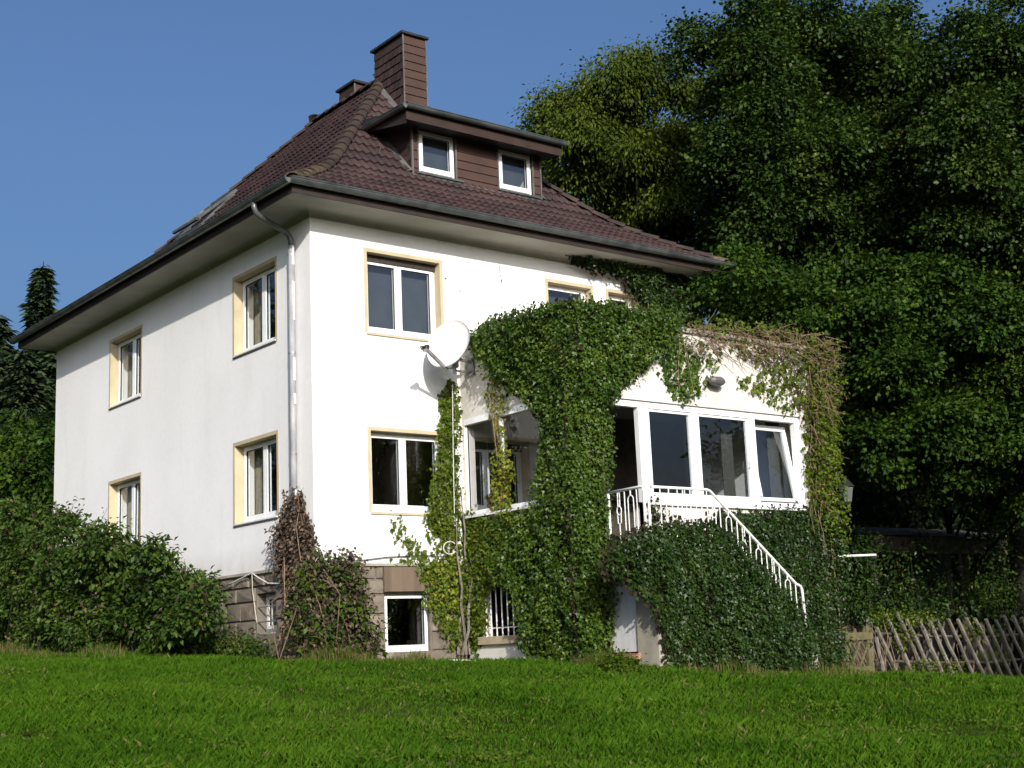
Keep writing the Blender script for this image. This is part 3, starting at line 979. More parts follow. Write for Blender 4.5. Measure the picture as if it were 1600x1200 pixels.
b = MB(); b.lathe([(.03, 0), (.035, .08), (.0, .11)], (3.74, 3.15, 11.40), 8); b.build('flue_tip', M['pvc'], ch)
chimney(3.80, 4.75, 4.32, 5.35, 10.3, 11.16)
# stepped lead flashing along the chimney foot
fl = MB()
for i in range(5):
    y = 2.72 + i * .16
    z = prof_d(y + OV)
    fl.quad((3.50, y, z + .055), (3.50, y + .165, prof_d(y + .165 + OV) + .055), (3.645, y + .165, prof_d(y + .165 + OV) + .10), (3.645, y, z + .10))
fl.build('chimney_flashing', M['lead'], villa)

# ------------------------------------------------------------------ dormer
def build_dormer():
    x0, x1, yf = DORM['x0'], DORM['x1'], DORM['y']
    zb, zt = 7.90, 8.86
    DH = [(2.80, 3.56, 7.99, 8.76), (4.51, 5.27, 7.99, 8.76)]
    w_ = MB()
    wall_panel(w_, (0, yf, 0), EX, EZ, FN, x0, x1, zb, zt, DH, 0.12)
    for xs, sg in ((x0, -1), (x1, 1)):
        pts = []
        for y in np.linspace(yf, 2.3, 8):
            pts.append((xs, y, prof_d(y + OV) - .04))
        w_.poly(pts + [(xs, 2.3, zt), (xs, yf, zt)])
    dm = w_.build('dormer', M['fascia'], villa)
    # horizontal boards on the front
    zs = np.arange(zt - .03, zb, -.158)
    def board(a, b, z1, h):
        if b - a < .03: return
        m_ = MB()
        m_.v += [(a, yf - .003, z1), (b, yf - .003, z1), (b, yf - .022, z1 - h + .006), (a, yf - .022, z1 - h + .006), (a, yf - .002, z1 - h + .006), (b, yf - .002, z1 - h + .006)]
        m_.f += [(3, 2, 1, 0), (4, 5, 2, 3), (0, 4, 3), (1, 2, 5)]
        m_.build('cladding_board', M['board'], dm)
    for z1 in zs:
        h = .158
        board(x0 + .015, 2.785, z1, h); board(3.60, 4.49, z1, h); board(5.295, x1 - .015, z1, h)
    for (a, b, c, d) in DH:
        t = MB()
        t.box(a - .03, yf - .028, c - .02, a - .004, yf + .02, d + .04); t.build('window_trim', M['lead'], dm)
        t = MB(); t.box(b + .004, yf - .028, c - .02, b + .03, yf + .02, d + .04); t.build('window_trim', M['lead'], dm)
        t = MB(); t.box(a - .05, yf - .07, c - .045, b + .14, yf + .06, c - .012); t.build('window_sill', M['zinc'], dm)
    t = MB(); t.box(x0 - .018, yf - .028, zb, x0 + .012, yf + .012, zt); t.box(x1 - .012, yf - .028, zb, x1 + .018, yf + .012, zt); t.build('corner_trim', M['lead'], dm)
    # slates on the cheek, laid on the slope
    for i in range(9):
        for j in range(8):
            y = yf + .03 + i * .125 + (.06 if j % 2 else 0)
            z1 = zt - .02 - j * .125
            if prof_d(y + .12 + OV) > z1 - .05: continue
            z0 = max(z1 - .15, prof_d(y + .06 + OV) + .02)
            m_ = MB()
            m_.quad((x0 - .004, y, z1), (x0 - .004, min(y + .12, 2.3), z1), (x0 - .016, min(y + .12, 2.3), z0), (x0 - .016, y, z0))
            m_.build('slate', M['slate'], dm)
    # valley flashing along the cheek foot
    fl, f2 = MB(), MB()
    ys = np.linspace(yf - .04, 2.35, 9)
    for ya, yb in zip(ys[:-1], ys[1:]):
        za, zb_ = prof_d(ya + OV), prof_d(yb + OV)
        fl.quad((x0 - .13, ya, za + .060), (x0 - .13, yb, zb_ + .060), (x0 - .018, yb, zb_ + .085), (x0 - .018, ya, za + .085))
        f2.quad((x1 + .13, ya, za + .060), (x1 + .018, ya, za + .085), (x1 + .018, yb, zb_ + .085), (x1 + .13, yb, zb_ + .060))
    fl.build('cheek_flashing', M['lead'], dm); f2.build('cheek_flashing', M['lead'], dm)
    fl = MB(); za = prof_d(yf - .12 + OV); fl.quad((x0 - .1, yf - .13, za + .05), (x1 + .1, yf - .13, za + .05), (x1 + .1, yf - .026, za + .13), (x0 - .1, yf - .026, za + .13)); fl.build('apron_flashing', M['lead'], dm)
    # roof of the dormer: slab, fascia, gutter
    rx0, rx1, ry0 = 2.33, 5.66, .80
    m_ = MB()
    yb, zb2 = 2.62, 9.25
    m_.poly([(rx0, ry0, 8.90), (rx1, ry0, 8.90), (rx1, yb, zb2), (rx0, yb, zb2)])
    m_.poly([(rx0, ry0, 8.72), (rx0, yb, 8.95), (rx1, yb, 8.95), (rx1, ry0, 8.72)])
    m_.poly([(rx0, ry0, 8.72), (rx0, ry0, 8.90), (rx0, yb, zb2), (rx0, yb, 8.95)])
    m_.poly([(rx1, ry0, 8.72), (rx1, yb, 8.95), (rx1, yb, zb2), (rx1, ry0, 8.90)])
    m_.poly([(rx0, ry0, 8.72), (rx1, ry0, 8.72), (rx1, ry0, 8.90), (rx0, ry0, 8.90)])
    m_.build('dormer_roof', M['cap'], dm)
    m_ = MB(); m_.box(rx0 - .02, ry0 - .025, 8.70, rx1 + .02, ry0 - .003, 8.895); m_.build('fascia_board', M['slate'], dm)
    m_ = MB(); m_.quad((rx0 - .005, ry0, 8.64), (rx0 - .005, ry0, 8.86), (rx0 - .005, 2.2, 9.10), (rx0 - .005, 2.2, 8.92)); m_.build('fascia_board', M['fascia'], dm)
    gutter(dm, (rx0 - .06, ry0 - .09, 8.935), (rx1 + .06, ry0 - .09, 8.935), rad=.066, out=(0, -1), name='dormer_gutter', brackets=0)
    gutter(dm, (rx0 - .06, ry0 - .09, 8.934), (rx0 - .06, 2.02, 8.955), rad=.066, out=(-1, 0), name='dormer_gutter', brackets=0)
    for h in DH:
        window(villa, (0, yf, 0), EX, FN, h, depth=0.02, split=0, sill=False, trim=False, bottom=.085, sw=.05, blind=True)
    c = MB(); c.quad((4.98, yf + .12, 8.02), (5.2, yf + .12, 8.02), (5.2, yf + .12, 8.02), (5.17, yf + .12, 8.3)); c.build('net_curtain', M['curtain'], dm)
build_dormer()

# skylight in the side slope, sash propped open
def skylight():
    ya, yb, xa, xb = 6.9, 8.0, 1.55, 2.30
    za, zb = prof_d(xa + OV) + .06, prof_d(xb + OV) + .06
    s = MB()
    s.bar((xa, ya, za), (xa, yb, za), .08, .09); s.bar((xb, ya, zb), (xb, yb, zb), .08, .09)
    s.bar((xa, ya, za + .005), (xb, ya, zb + .005), .07, .09); s.bar((xa, yb, za + .005), (xb, yb, zb + .005), .07, .09)
    sk = s.build('skylight', M['zinc'], roof)
    ln = math.hypot(xb - xa, zb - za); ang = math.atan2(zb - za, xb - xa) - math.radians(6)
    xc, zc = xb - ln * math.cos(ang), zb - ln * math.sin(ang) + .06
    zt = zb + .06
    s = MB()
    s.bar((xc, ya, zc), (xc, yb, zc), .06, .05); s.bar((xb, ya, zt), (xb, yb, zt), .06, .05)
    s.bar((xc, ya, zc + .003), (xb, ya, zt + .003), .05, .05); s.bar((xc, yb, zc + .003), (xb, yb, zt + .003), .05, .05)
    s.build('sash', M['zinc'], sk)
    s = MB(); s.quad((xc, ya, zc + .01), (xc, yb, zc + .01), (xb, yb, zt + .01), (xb, ya, zt + .01)); s.build('pane', M['glass'], sk)
skylight()

# ------------------------------------------------------------------ flat-roofed annex
AX0, AX1, AY, AZT = 2.65, 7.72, -2.70, 4.62
annex = thing('garden_room', 'white flat-roofed garden room overgrown with ivy on the front of the villa', 'annex', (AX0, AY, -.7))
AFH = [(3.20, 7.48, 2.00, 3.50), (3.20, 3.90, 1.30, 2.00)]
w = MB()
wall_panel(w, (0, AY, 0), EX, EZ, FN, AX0, AX1, -.9, AZT, AFH, .22)
M['annex'] = surf('cream_render', (0.64, 0.60, 0.545), (0.54, 0.49, 0.43), 1.8, 0.95, 0.35, 70, lo=.45, hi=.8)
w.build('front_wall', M['annex'], annex)
ALH = [(-2.35, -0.06, 2.03, 3.54), (-1.38, -0.34, 0.20, 0.96)]
w = MB()
wall_panel(w, (AX0 - .001, 0, 0), EY, EZ, LN, AY + .002, -.002, -.9, AZT - .002, ALH, .20)
w.build('side_wall', M['annex'], annex)
w = MB()
w.box(AX1 - .2, AY + .222, -.9, AX1 - .001, -.003, AZT - .003)
w.build('far_wall', M['render'], annex)
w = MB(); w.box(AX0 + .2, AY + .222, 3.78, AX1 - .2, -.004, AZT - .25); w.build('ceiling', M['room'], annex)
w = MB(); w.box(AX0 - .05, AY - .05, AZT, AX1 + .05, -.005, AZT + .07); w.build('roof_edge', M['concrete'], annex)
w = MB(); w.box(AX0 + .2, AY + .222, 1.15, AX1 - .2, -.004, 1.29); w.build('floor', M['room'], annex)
w = MB(); w.box(4.25, -.09, 1.29, AX1 - .2, -.006, 3.78); w.build('added_dark_panel', M['dark_wood'], annex)  # added dark sheet, keeps the room behind the panes dark
w = MB(); w.box(4.02, -.92, 1.29, 4.06, -.10, 2.9); w.build('room_divider', M['dark_wood'], annex)

def front_glazing():
    yf = AY + .035
    fr = MB()
    def bx(mb, x0, x1, z0, z1, y0=yf, y1=yf + .09): mb.box(x0, y0, z0, x1, y1, z1)
    wo = None
    f = MB()
    bx(f, 3.202, 7.478, 3.40, 3.499)                # head
    bx(f, 3.90, 4.11, 1.31, 3.40)                   # post beside the door
    bx(f, 5.02, 5.15, 2.09, 3.40); bx(f, 6.28, 6.41, 2.09, 3.40); bx(f, 7.35, 7.478, 2.09, 3.40)
    bx(f, 4.11, 7.478, 2.003, 2.09)                 # sill rail
    bx(f, 3.202, 3.25, 1.31, 3.40)
    wo = f.build('window_band', M['pvc'], annex)
    s = MB(); s.box(4.0, AY - .05, 1.965, 7.52, AY + .03, 2.0); s.build('window_sill', M['pvc_grey'], wo)
    # fixed and casement panes
    for x0, x1, slim in ((4.11, 5.02, 0), (5.15, 6.28, 1)):
        g = MB()
        y = yf + .05
        g.quad((x0 + .02, y, 2.12), (x1 - .02, y, 2.12), (x1 - .02, y, 3.39), (x0 + .02, y, 3.39)); g.build('pane', M['glass'], wo)
        r = MB()
        bx(r, x1 - .05, x1 - .001, 2.092, 3.398, yf + .02, yf + .075)
        bx(r, x0 + .001, x0 + .03, 2.092, 3.398, yf + .02, yf + .075); bx(r, x0 + .03, x1 - .05, 3.36, 3.398, yf + .02, yf + .075); bx(r, x0 + .03, x1 - .05, 2.092, 2.16, yf + .02, yf + .075)
        r.build('sash', M['pvc'], wo)
    # tilted casement, hinged at its foot
    tl = math.radians(9)
    x0, x1, z0 = 6.42, 7.34, 2.10
    hgt = 1.27
    T = lambda x, t, off=0: (x, yf + .03 + t * math.sin(tl) + off, z0 + t * math.cos(tl))
    r = MB()
    up = (0, -math.cos(tl), math.sin(tl))
    r.bar(T(x0, .04), T(x1, .04), .08, .055, up=(0, 0, 1)); r.bar(T(x0, hgt - .04), T(x1, hgt - .04), .055, .08)
    r.bar(T(x0 + .035, .08), T(x0 + .035, hgt - .08), .07, .055, up=(0, 1, 0)); r.bar(T(x1 - .04, .08), T(x1 - .04, hgt - .08), .08, .055, up=(0, 1, 0))
    r.build('tilted_sash', M['pvc'], wo)
    g = MB(); g.quad(T(x0 + .06, .07), T(x1 - .07, .07), T(x1 - .07, hgt - .07), T(x0 + .06, hgt - .07)); g.build('pane', M['glass'], wo)
    h = MB(); h.tube([(6.22, yf + .01, 2.62), (6.22, yf - .03, 2.62), (6.22, yf - .03, 2.74)], .009, 6); h.build('handle', M['pvc'], wo)
    # open door leaf swung inwards
    d = MB()
    d.box(3.26, AY + .14, 1.32, 3.31, AY + .80, 3.38)
    d.build('door_leaf', M['dark_wood'], annex)
    # curtains inside
    for x0, x1 in ((6.02, 6.25), (7.1, 7.4), (5.2, 5.34)):
        c = MB()
        n = 14
        for i in range(n):
            xa, xb = x0 + (x1 - x0) * i / n, x0 + (x1 - x0) * (i + 1) / n
            c.quad((xa, AY + .42 + .03 * math.sin(i * 2.1), 1.4), (xb, AY + .42 + .03 * math.sin(i * 2.1 + 2.1), 1.4), (xb, AY + .42 + .03 * math.sin(i * 2.1 + 2.1), 3.6), (xa, AY + .42 + .03 * math.sin(i * 2.1), 3.6))
        c.build('curtain', surf('grey_curtain', (0.09, 0.085, 0.075), rough=0.95), annex)
front_glazing()

def side_glazing():
    x = AX0 + .05
    f = MB()
    f.box(x - .055, -2.348, 3.44, x + .04, -.062, 3.538)
    f.box(x - .02, -.090, 2.10, x + .03, -.062, 3.44); f.box(x - .03, -2.348, 2.10, x + .04, -2.29, 3.44)
    f.box(x - .03, -.975, 2.10, x + .02, -.925, 3.44)
    f.box(x - .03, -2.348, 2.033, x + .04, -.062, 2.10)
    wo = f.build('side_window', M['pvc'], annex)
    s = MB(); s.box(AX0 - .07, -2.37, 1.99, AX0 + .02, -.05, 2.028); s.build('window_sill', M['pvc_grey'], wo)
    g = MB(); g.box(x - .01, -.098, 2.10, x + .01, -.091, 3.44); g.build('gasket', M['gasket'], wo)
    g = MB(); g.quad((x, -.925, 2.10), (x, -.098, 2.10), (x, -.098, 3.44), (x, -.925, 3.44)); g.build('pane', M['glass_side'], wo)
    g = MB(); g.quad((x, -2.29, 2.10), (x, -.975, 2.10), (x, -.975, 3.44), (x, -2.29, 3.44)); g.build('pane', M['glass_side'], wo)
    # barred cellar window
    f = MB(); f.box(AX0 - .06, -1.44, .085, AX0 + .12, -.30, .199)
    cw = f.build('cellar_sill', M['sill_stone'], annex)
    for k in range(8):
        y = -1.33 + k * .135
        b_ = MB(); b_.tube([(AX0 + .04, y, .20), (AX0 + .04, y, .958)], .011, 6); b_.build('window_bar', M['rail'], annex)
    b_ = MB(); b_.tube([(AX0 + .052, -1.38, .32), (AX0 + .052, -.34, .32)], .009, 6); b_.build('window_bar', M['rail'], annex)
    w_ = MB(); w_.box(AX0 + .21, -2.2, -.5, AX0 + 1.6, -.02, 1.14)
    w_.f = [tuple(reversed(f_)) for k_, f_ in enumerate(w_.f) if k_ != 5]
    w_.build('cellar_dark_lining', M['deck'], annex)  # near-black lining stands in for the darkness behind the bars
side_glazing()

# lamp on the annex wall
lp = on_y(1111, 598, AY)
lamp = thing('wall_lamp', 'grey wall spotlight above the garden room windows', 'lamp', tuple(lp))
b = MB(); b.box(lp[0] - .14, AY - .045, lp[2] - .03, lp[0] - .03, AY - .001, lp[2] + .05); b.build('wall_bracket', M['lamp'], lamp)
b = MB()
prof = [(-.16, .035), (-.10, .075), (.06, .085), (.13, .05), (.17, .008)]
n = 10
for (t, rr) in prof:
    for k in range(n):
        a = 2 * math.pi * k / n
        b.v.append((lp[0] + t, AY - .13 + rr * math.cos(a), lp[2] + rr * .9 * math.sin(a)))
for i in range(len(prof) - 1):
    for k in range(n):
        p, q = i * n + k, i * n + (k + 1) % n
        b.f.append((p, q, q + n, p + n))
b.f += [tuple(range(n))[::-1], tuple(range((len(prof) - 1) * n, len(prof) * n))]
b.build('lamp_housing', M['lamp'], lamp)

# ------------------------------------------------------------------ outside stairs and railing
SX0, SX1, SY = 3.02, 4.40, -3.72
stairs = thing('outside_staircase', 'concrete garden staircase with ivy-covered side leading to the garden room door', 'stairs', (SX0, SY, -.5))
b = MB()
b.box(SX0 + .45, SY + .02, -.9, SX1, AY - .003, 1.10)
b.box(SX0 + .02, SY + .02, -.9, SX0 + .45, SY + .42, 1.10)
b.build('landing_base', M['concrete'], stairs)
b = MB(); b.box(SX0 - .03, SY - .02, 1.10, SX1 + .05, AY - .002, 1.26); b.build('landing_slab', M['concrete'], stairs)
n, rise, go = 8, .19, .225
for i in range(n):
    zt = 1.26 - (i + 1) * rise
    b = MB(); b.box(SX1 + i * go + .001, SY + .001, -1.0, SX1 + (i + 1) * go, AY - .004, zt - .04); b.build('riser', M['concrete'], stairs)
    b = MB(); b.box(SX1 + i * go - .02, SY - .005, zt - .039, SX1 + (i + 1) * go, AY - .003, zt); b.build('step', M['concrete'], stairs)
b = MB(); b.box(SX0 + .05, AY - .62, -.10, SX0 + .08, AY - .03, .98)
nb = b.build('niche_board', M['white_wood'], stairs)
b = MB(); b.box(SX0 - .06, AY - .64, -.20, SX0 + .12, AY - .03, -.12); b.build('niche_sill', M['rust'], stairs)

rail = thing('stair_railing', 'white metal stair railing with looped ornaments above the ivy', 'railing', (SX0, SY, 1.26))
RY = -3.55
def slope_z(x):
    return 2.10 if x < 4.33 else 2.10 - (x - 4.33) * (1.34 / 1.74)
b = MB()
b.tube([(SX0 + .05, AY - .06, 2.09), (SX0 + .05, RY + .04, 2.10), (SX0 + .05, RY, 2.085), (SX0 + .05, RY - .005, 2.03), (SX0 + .05, RY, 1.26)], .021, 8)
b.build('handrail', M['rail'], rail, smooth=True)
b = MB()
b.tube([(SX0 + .20, RY, 2.10), (4.30, RY, 2.10), (4.36, RY, 2.085), (6.04, RY, slope_z(6.05)), (6.09, RY, .755), (6.14, RY, .74), (6.17, RY, .68), (6.20, RY, -.02)], .021, 8)
b.build('handrail', M['rail'], rail, smooth=True)
for x, z1 in ((SX0 + .14, 2.0), (SX0 + .05, 0)):
    if z1:
        b = MB(); b.tube([(x, RY, 1.26), (x, RY, 2.13)], .019, 8); b.build('post', M['rail'], rail)
b = MB(); b.tube([(SX0 + .05, AY - .14, 1.26), (SX0 + .05, AY - .14, 2.08)], .019, 8); b.build('post', M['rail'], rail)
def baluster(kind, P, top, bot):
    """P(s, z): s across the bay"""
    m_ = MB()
    if kind == 'bar':
        m_.tube([P(0, bot), P(0, top)], .0085, 6)
        m_.build('baluster', M['rail'], rail)
    elif kind == 'arch':
        pts = [P(-.055, bot)] + [P(-.055 * math.cos(a), top - .13 + .055 * math.sin(a)) for a in np.linspace(0, math.pi, 9)] + [P(.055, bot)]
        m_.tube(pts, .008, 6)
        m_.tube([P(0, top - .08), P(0, top)], .010, 6)
        m_.build('arched_baluster', M['rail'], rail)
    else:
        m_.tube([P(-.02, top - .10), P(-.02, top)], .008, 6); m_.tube([P(.02, top - .10), P(.02, top)], .008, 6)
        zc = top - .26
        ring = [P(.045 * math.cos(a), zc + .06 * math.sin(a)) for a in np.linspace(0, 2 * math.pi, 13)]
        m_.tube(ring, .008, 6)
        m_.tube([P(-.02, zc + .06), P(-.02, top - .08)], .008, 6); m_.tube([P(.02, zc + .06), P(.02, top - .08)], .008, 6)
        m_.tube([P(-.035, zc - .04), P(-.03, zc - .17), P(0, zc - .19), P(.03, zc - .17), P(.035, zc - .04)], .008, 6)
        m_.tube([P(0, zc - .19), P(0, bot)], .0085, 6)
        m_.build('ring_baluster', M['rail'], rail)
seq = ['arch', 'bar', 'ring', 'bar', 'arch', 'bar']
for i, y in enumerate(np.linspace(AY - .10, RY + .14, 6)):
    k = seq[i % 6]
    if k == 'bar' and i == 1: continue
    baluster(k, lambda s, z, y=y: (SX0 + .05, y - s, z), 2.08, 1.32)
xs = np.arange(SX0 + .34, 6.12, .118)
pat = ['bar', 'arch', 'bar', 'ring', 'bar', 'arch', 'bar', 'bar', 'ring', 'bar']
pat = ['arch', 'bar', 'bar', 'ring', 'bar', 'arch', 'bar', 'bar', 'ring', 'bar']
pat = ['bar', 'arch', 'bar', 'ring', 'bar', 'arch', 'bar', 'ring']
i = 0
x = SX0 + .36
while x < 6.10:
    k = pat[i % len(pat)]
    zt = slope_z(x) - .01
    baluster(k, lambda s, z, x=x: (x + s, RY, z), zt, zt - (.80 if x < 4.4 else .62))
    x += .165 if k == 'arch' or pat[(i + 1) % len(pat)] == 'arch' else .125
    i += 1

# ------------------------------------------------------------------ satellite dish
def dish():
    c = Vector((1.97, -.66, 4.56))
    root = thing('satellite_dish', 'pale grey satellite dish with feed arm beside the upper window', 'satellite dish', (2.65, -.29, 4.36))
    az = math.radians(66); el = math.radians(20)
    nrm = Vector((-math.sin(az) * math.cos(el), -math.cos(az) * math.cos(el), math.sin(el)))
    rt = nrm.cross(Vector((0, 0, 1))).normalized() * -1
    up = rt.cross(nrm).normalized() if rt.cross(nrm).z > 0 else nrm.cross(rt).normalized()
    a_, b_, dep = .37, .41, .075
    mb = MB()
    rings, n = 8, 36
    for side in (0, 1):
        base = len(mb.v)
        mb.v.append(tuple(c - nrm * (dep + side * .012)))
        for i in range(1, rings + 1):
            t = i / rings
            for k in range(n):
                th = 2 * math.pi * k / n
                mb.v.append(tuple(c + rt * (a_ * t * math.cos(th)) + up * (b_ * t * math.sin(th)) - nrm * (dep * (1 - t * t) + side * .012)))
        for k in range(n):
            j = (k + 1) % n
            f = (base, base + 1 + k, base + 1 + j)
            mb.f.append(f if side == 0 else f[::-1])
            for i in range(rings - 1):
                p, q = base + 1 + i * n + k, base + 1 + i * n + j
                mb.f.append((p, p + n, q + n, q))
    m0, m1 = 1 + (rings - 1) * n, 1 + rings * n + 1 + (rings - 1) * n
    for k in range(n):
        j = (k + 1) % n
        mb.f.append((m0 + k, m0 + j, m1 + j, m1 + k))
    mb.build('reflector', M['dish'], root, smooth=True)
    # feed arm, lnb, back mount, wall bracket
    foot = c - up * b_ * 1.0 - nrm * .04
    lnb = Vector((1.40, -.86, 4.40))
    m_ = MB(); m_.bar(foot - nrm * .06, lnb, .035, .05); m_.build('feed_arm', M['dish_metal'], root)
    dirl = (c - lnb).normalized()
    m_ = MB(); m_.tube([lnb - dirl * .09, lnb + dirl * .03], [.028, .028], 10); m_.tube([lnb + dirl * .03, lnb + dirl * .08], [.036, .036], 10); m_.build('feed_head', M['black'], root)
    m_ = MB(); m_.box(lnb[0] - .02, lnb[1] - .02, lnb[2] - .06, lnb[0] + .03, lnb[1] + .03, lnb[2] + .02); m_.build('feed_clamp', M['dish_metal'], root)
    ring = [lnb - dirl * .06 + Vector((-.01, -.01, -.085)) + Vector((.06 * math.cos(t), 0.02 * math.cos(t), .085 * math.sin(t))) for t in np.linspace(1.2, 5.6, 14)]
    m_ = MB(); m_.tube(ring, .006, 6); m_.build('cable_loop', M['cable'], root)
    mast = Vector((2.22, -.46, 0))
    m_ = MB(); m_.tube([(mast.x, mast.y, 4.16), (mast.x, mast.y, 4.62)], .027, 10); m_.build('mast', M['dish_metal'], root)
    m_ = MB(); m_.box(mast.x - .10, mast.y - .07, 4.24, mast.x + .03, mast.y + .07, 4.50); m_.bar((mast.x - .05, mast.y, 4.4), c - nrm * .085 - up * .1, .09, .14); m_.build('back_mount', M['dish_metal'], root)
    m_ = MB(); m_.bar((mast.x, mast.y, 4.40), (2.66, -.30, 4.40), .04, .04); m_.bar((mast.x, mast.y, 4.20), (2.66, -.30, 4.24), .025, .025); m_.build('wall_arm', M['dish_metal'], root)
    m_ = MB(); m_.box(2.615, -.40, 4.18, 2.647, -.20, 4.52); m_.build('wall_plate', M['dish_metal'], root)
dish()

# ------------------------------------------------------------------ foliage helpers
def frames(d, up_hint=None, rng=RNG):
    d = d / np.linalg.norm(d, axis=1, keepdims=True)
    h = rng.normal(size=d.shape) if up_hint is None else up_hint
    s = np.cross(d, h)
    s /= np.linalg.norm(s, axis=1, keepdims=True) + 1e-9
    n = np.cross(s, d)
    return d, s, n

# leaf outlines: (across, along, lift)
IVY = np.array([(0, 0, 0), (.42, .06, .06), (.52, .42, .10), (.20, .58, .03), (0, 1, -.06), (-.20, .58, .03), (-.52, .42, .10), (-.42, .06, .06)])
IVY_F = np.array([(0, 1, 2), (0, 2, 3), (0, 3, 4), (0, 4, 5), (0, 5, 6), (0, 6, 7)])
OVAL = np.array([(0, 0, 0), (.30, .42, .10), (0, 1, -.05), (-.30, .42, .10)])
OVAL_F = np.array([(0, 1, 2), (0, 2, 3)])
LOBED = np.array([(0, 0, 0), (.46, .30, .08), (.16, .52, .02), (0, 1, -.06), (-.16, .52, .02), (-.46, .30, .08)])
LOBED_F = np.array([(0, 1, 2), (0, 2, 3), (0, 3, 4), (0, 4, 5)])
SLIM = np.array([(0, 0, 0), (.15, .4, .05), (0, 1, -.08), (-.15, .4, .05)])

def leaves(name, mat, parent, pos, direc, normal, size, shape=(IVY, IVY_F), kind='stuff'):
    """one object made of many leaves; pos/direc/normal (n,3), size (n,)"""
    sv, sf = shape
    d = direc / (np.linalg.norm(direc, axis=1, keepdims=True) + 1e-9)
    s = np.cross(d, normal)
    s /= np.linalg.norm(s, axis=1, keepdims=True) + 1e-9
    n = np.cross(s, d)
    k = len(sv)
    V = (pos[:, None, :] + size[:, None, None] * (sv[None, :, 0:1] * s[:, None, :] + sv[None, :, 1:2] * d[:, None, :] + sv[None, :, 2:3] * n[:, None, :]))
    Fq = sf[None] + (np.arange(len(pos)) * k)[:, None, None]
    o = mesh_np(name, V.reshape(-1, 3), Fq.reshape(-1, sf.shape[1]), mat, parent)
    if kind: o['kind'] = kind
    return o

def in_poly(P, poly):
    x, y = P[:, 0], P[:, 1]
    inside = np.zeros(len(P), bool)
    n = len(poly)
    for i in range(n):
        x0, y0 = poly[i]; x1, y1 = poly[(i + 1) % n]
        c = ((y0 > y) != (y1 > y)) & (x < (x1 - x0) * (y - y0) / (y1 - y0 + 1e-12) + x0)
        inside ^= c
    return inside

def bumps(a, b, seed, sc=1.0):
    r = np.random.default_rng(seed)
    v = np.zeros_like(a)
    for k in range(6):
        f = sc * (1.6 ** k) * 1.3
        th = r.uniform(0, 6.28)
        v += np.sin(f * (a * math.cos(th) + b * math.sin(th)) + r.uniform(0, 6.28)) / (1 + k * .6)
    return 0.5 + 0.5 * np.tanh(v * .9)

def wall_ivy_points(plane, val, poly_px, dens, thick, seed, edge=.05, gaps=0.0):
    """points on a wall patch whose outline is given in picture pixels; returns positions and the wall's outward normal"""
    r = np.random.default_rng(seed)
    if plane == 'x':
        pw = np.array([on_x(px, py, val)[1:] for px, py in poly_px]); nrm = np.array([-1.0, 0, 0])
    else:
        pw = np.array([on_y(px, py, val)[[0, 2]] for px, py in poly_px]); nrm = np.array([0, -1.0, 0])
    lo, hi = pw.min(0), pw.max(0)
    n = int(dens * (hi - lo).prod())
    P = lo + r.random((n, 2)) * (hi - lo)
    P = P[in_poly(P, pw)]
    if gaps > 0:
        P = P[bumps(P[:, 0] * 2.2, P[:, 1] * 2.2, seed + 5, 1.6) > gaps]
    P = P + r.normal(size=P.shape) * edge
    bp = bumps(P[:, 0], P[:, 1], seed, 1.5)
    off = .02 + thick * (0.2 + .8 * bp ** 1.3) * r.random(len(P)) ** .55
    flat = r.random(len(P)) < .42
    off = np.where(flat, .012 + .035 * r.random(len(P)), off)
    if plane == 'x':
        Q = np.stack([np.full(len(P), val) - off, P[:, 0], P[:, 1]], 1)
    else:
        Q = np.stack([P[:, 0], np.full(len(P), val) - off, P[:, 1]], 1)
    return Q, nrm, flat

def ivy_patch(name, mat, parent, specs, size=(.036, .062), shape=(LOBED, LOBED_F), droop=.8, seed=1, dens=1.5, inner=False):
    pos, nor, flat = [], [], []
    for s in specs:
        q, n, fl_ = wall_ivy_points(*s[:3], s[3] * dens, s[4], seed=s[5], **(s[6] if len(s) > 6 else {}))
        pos.append(q); nor.append(np.repeat(n[None], len(q), 0)); flat.append(fl_)
    pos, nor, flat = np.concatenate(pos), np.concatenate(nor), np.concatenate(flat)
    r = np.random.default_rng(seed)
    d = np.stack([r.normal(size=len(pos)) * .6, r.normal(size=len(pos)) * .6, -droop + r.normal(size=len(pos)) * .6], 1) + nor * .4
    nn = nor + r.normal(size=nor.shape) * .7 + np.array([0, 0, .45])
    nn = np.where(flat[:, None], nor + r.normal(size=nor.shape) * .3, nn)
    d = np.where(flat[:, None], d - nor * (d * nor).sum(1, keepdims=True) * .8, d)
    sz = r.uniform(size[0], size[1], len(pos)) * (0.75 + .5 * r.random(len(pos))) * np.where(flat, 1.5, 1.1)
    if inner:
        leaves('inner_shade_leaves', L_IVYSHADE, parent, pos[flat], d[flat], nn[flat], sz[flat], (np.array([(0, 0, 0), (.45, .4, .08), (0, 1, -.06), (-.45, .4, .08)]), OVAL_F))  # dark layer on the wall, shade between the leaves put into its colour
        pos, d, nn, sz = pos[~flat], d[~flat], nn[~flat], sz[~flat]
    return leaves(name, mat, parent, pos, d, nn, sz, shape)

def stems(name, mat, parent, paths, rad):
    mb = MB()
    for p in paths:
        n = len(p)
        mb.tube(p, [rad * (1 - .6 * i / max(1, n - 1)) for i in range(n)], 5, caps=False)
    o = mb.build(name, mat, parent)
    o['kind'] = 'stuff'
    return o

def wiggly(a, b, n=7, amp=.05, rng=random):
    a, b = np.array(a, float), np.array(b, float)
    off = np.zeros(3)
    out = []
    for i in range(n):
        t = i / (n - 1)
        out.append(tuple(a + (b - a) * t + off))
        off = off + np.array([rng.gauss(0, amp), rng.gauss(0, amp), rng.gauss(0, amp * .6)])
    return out

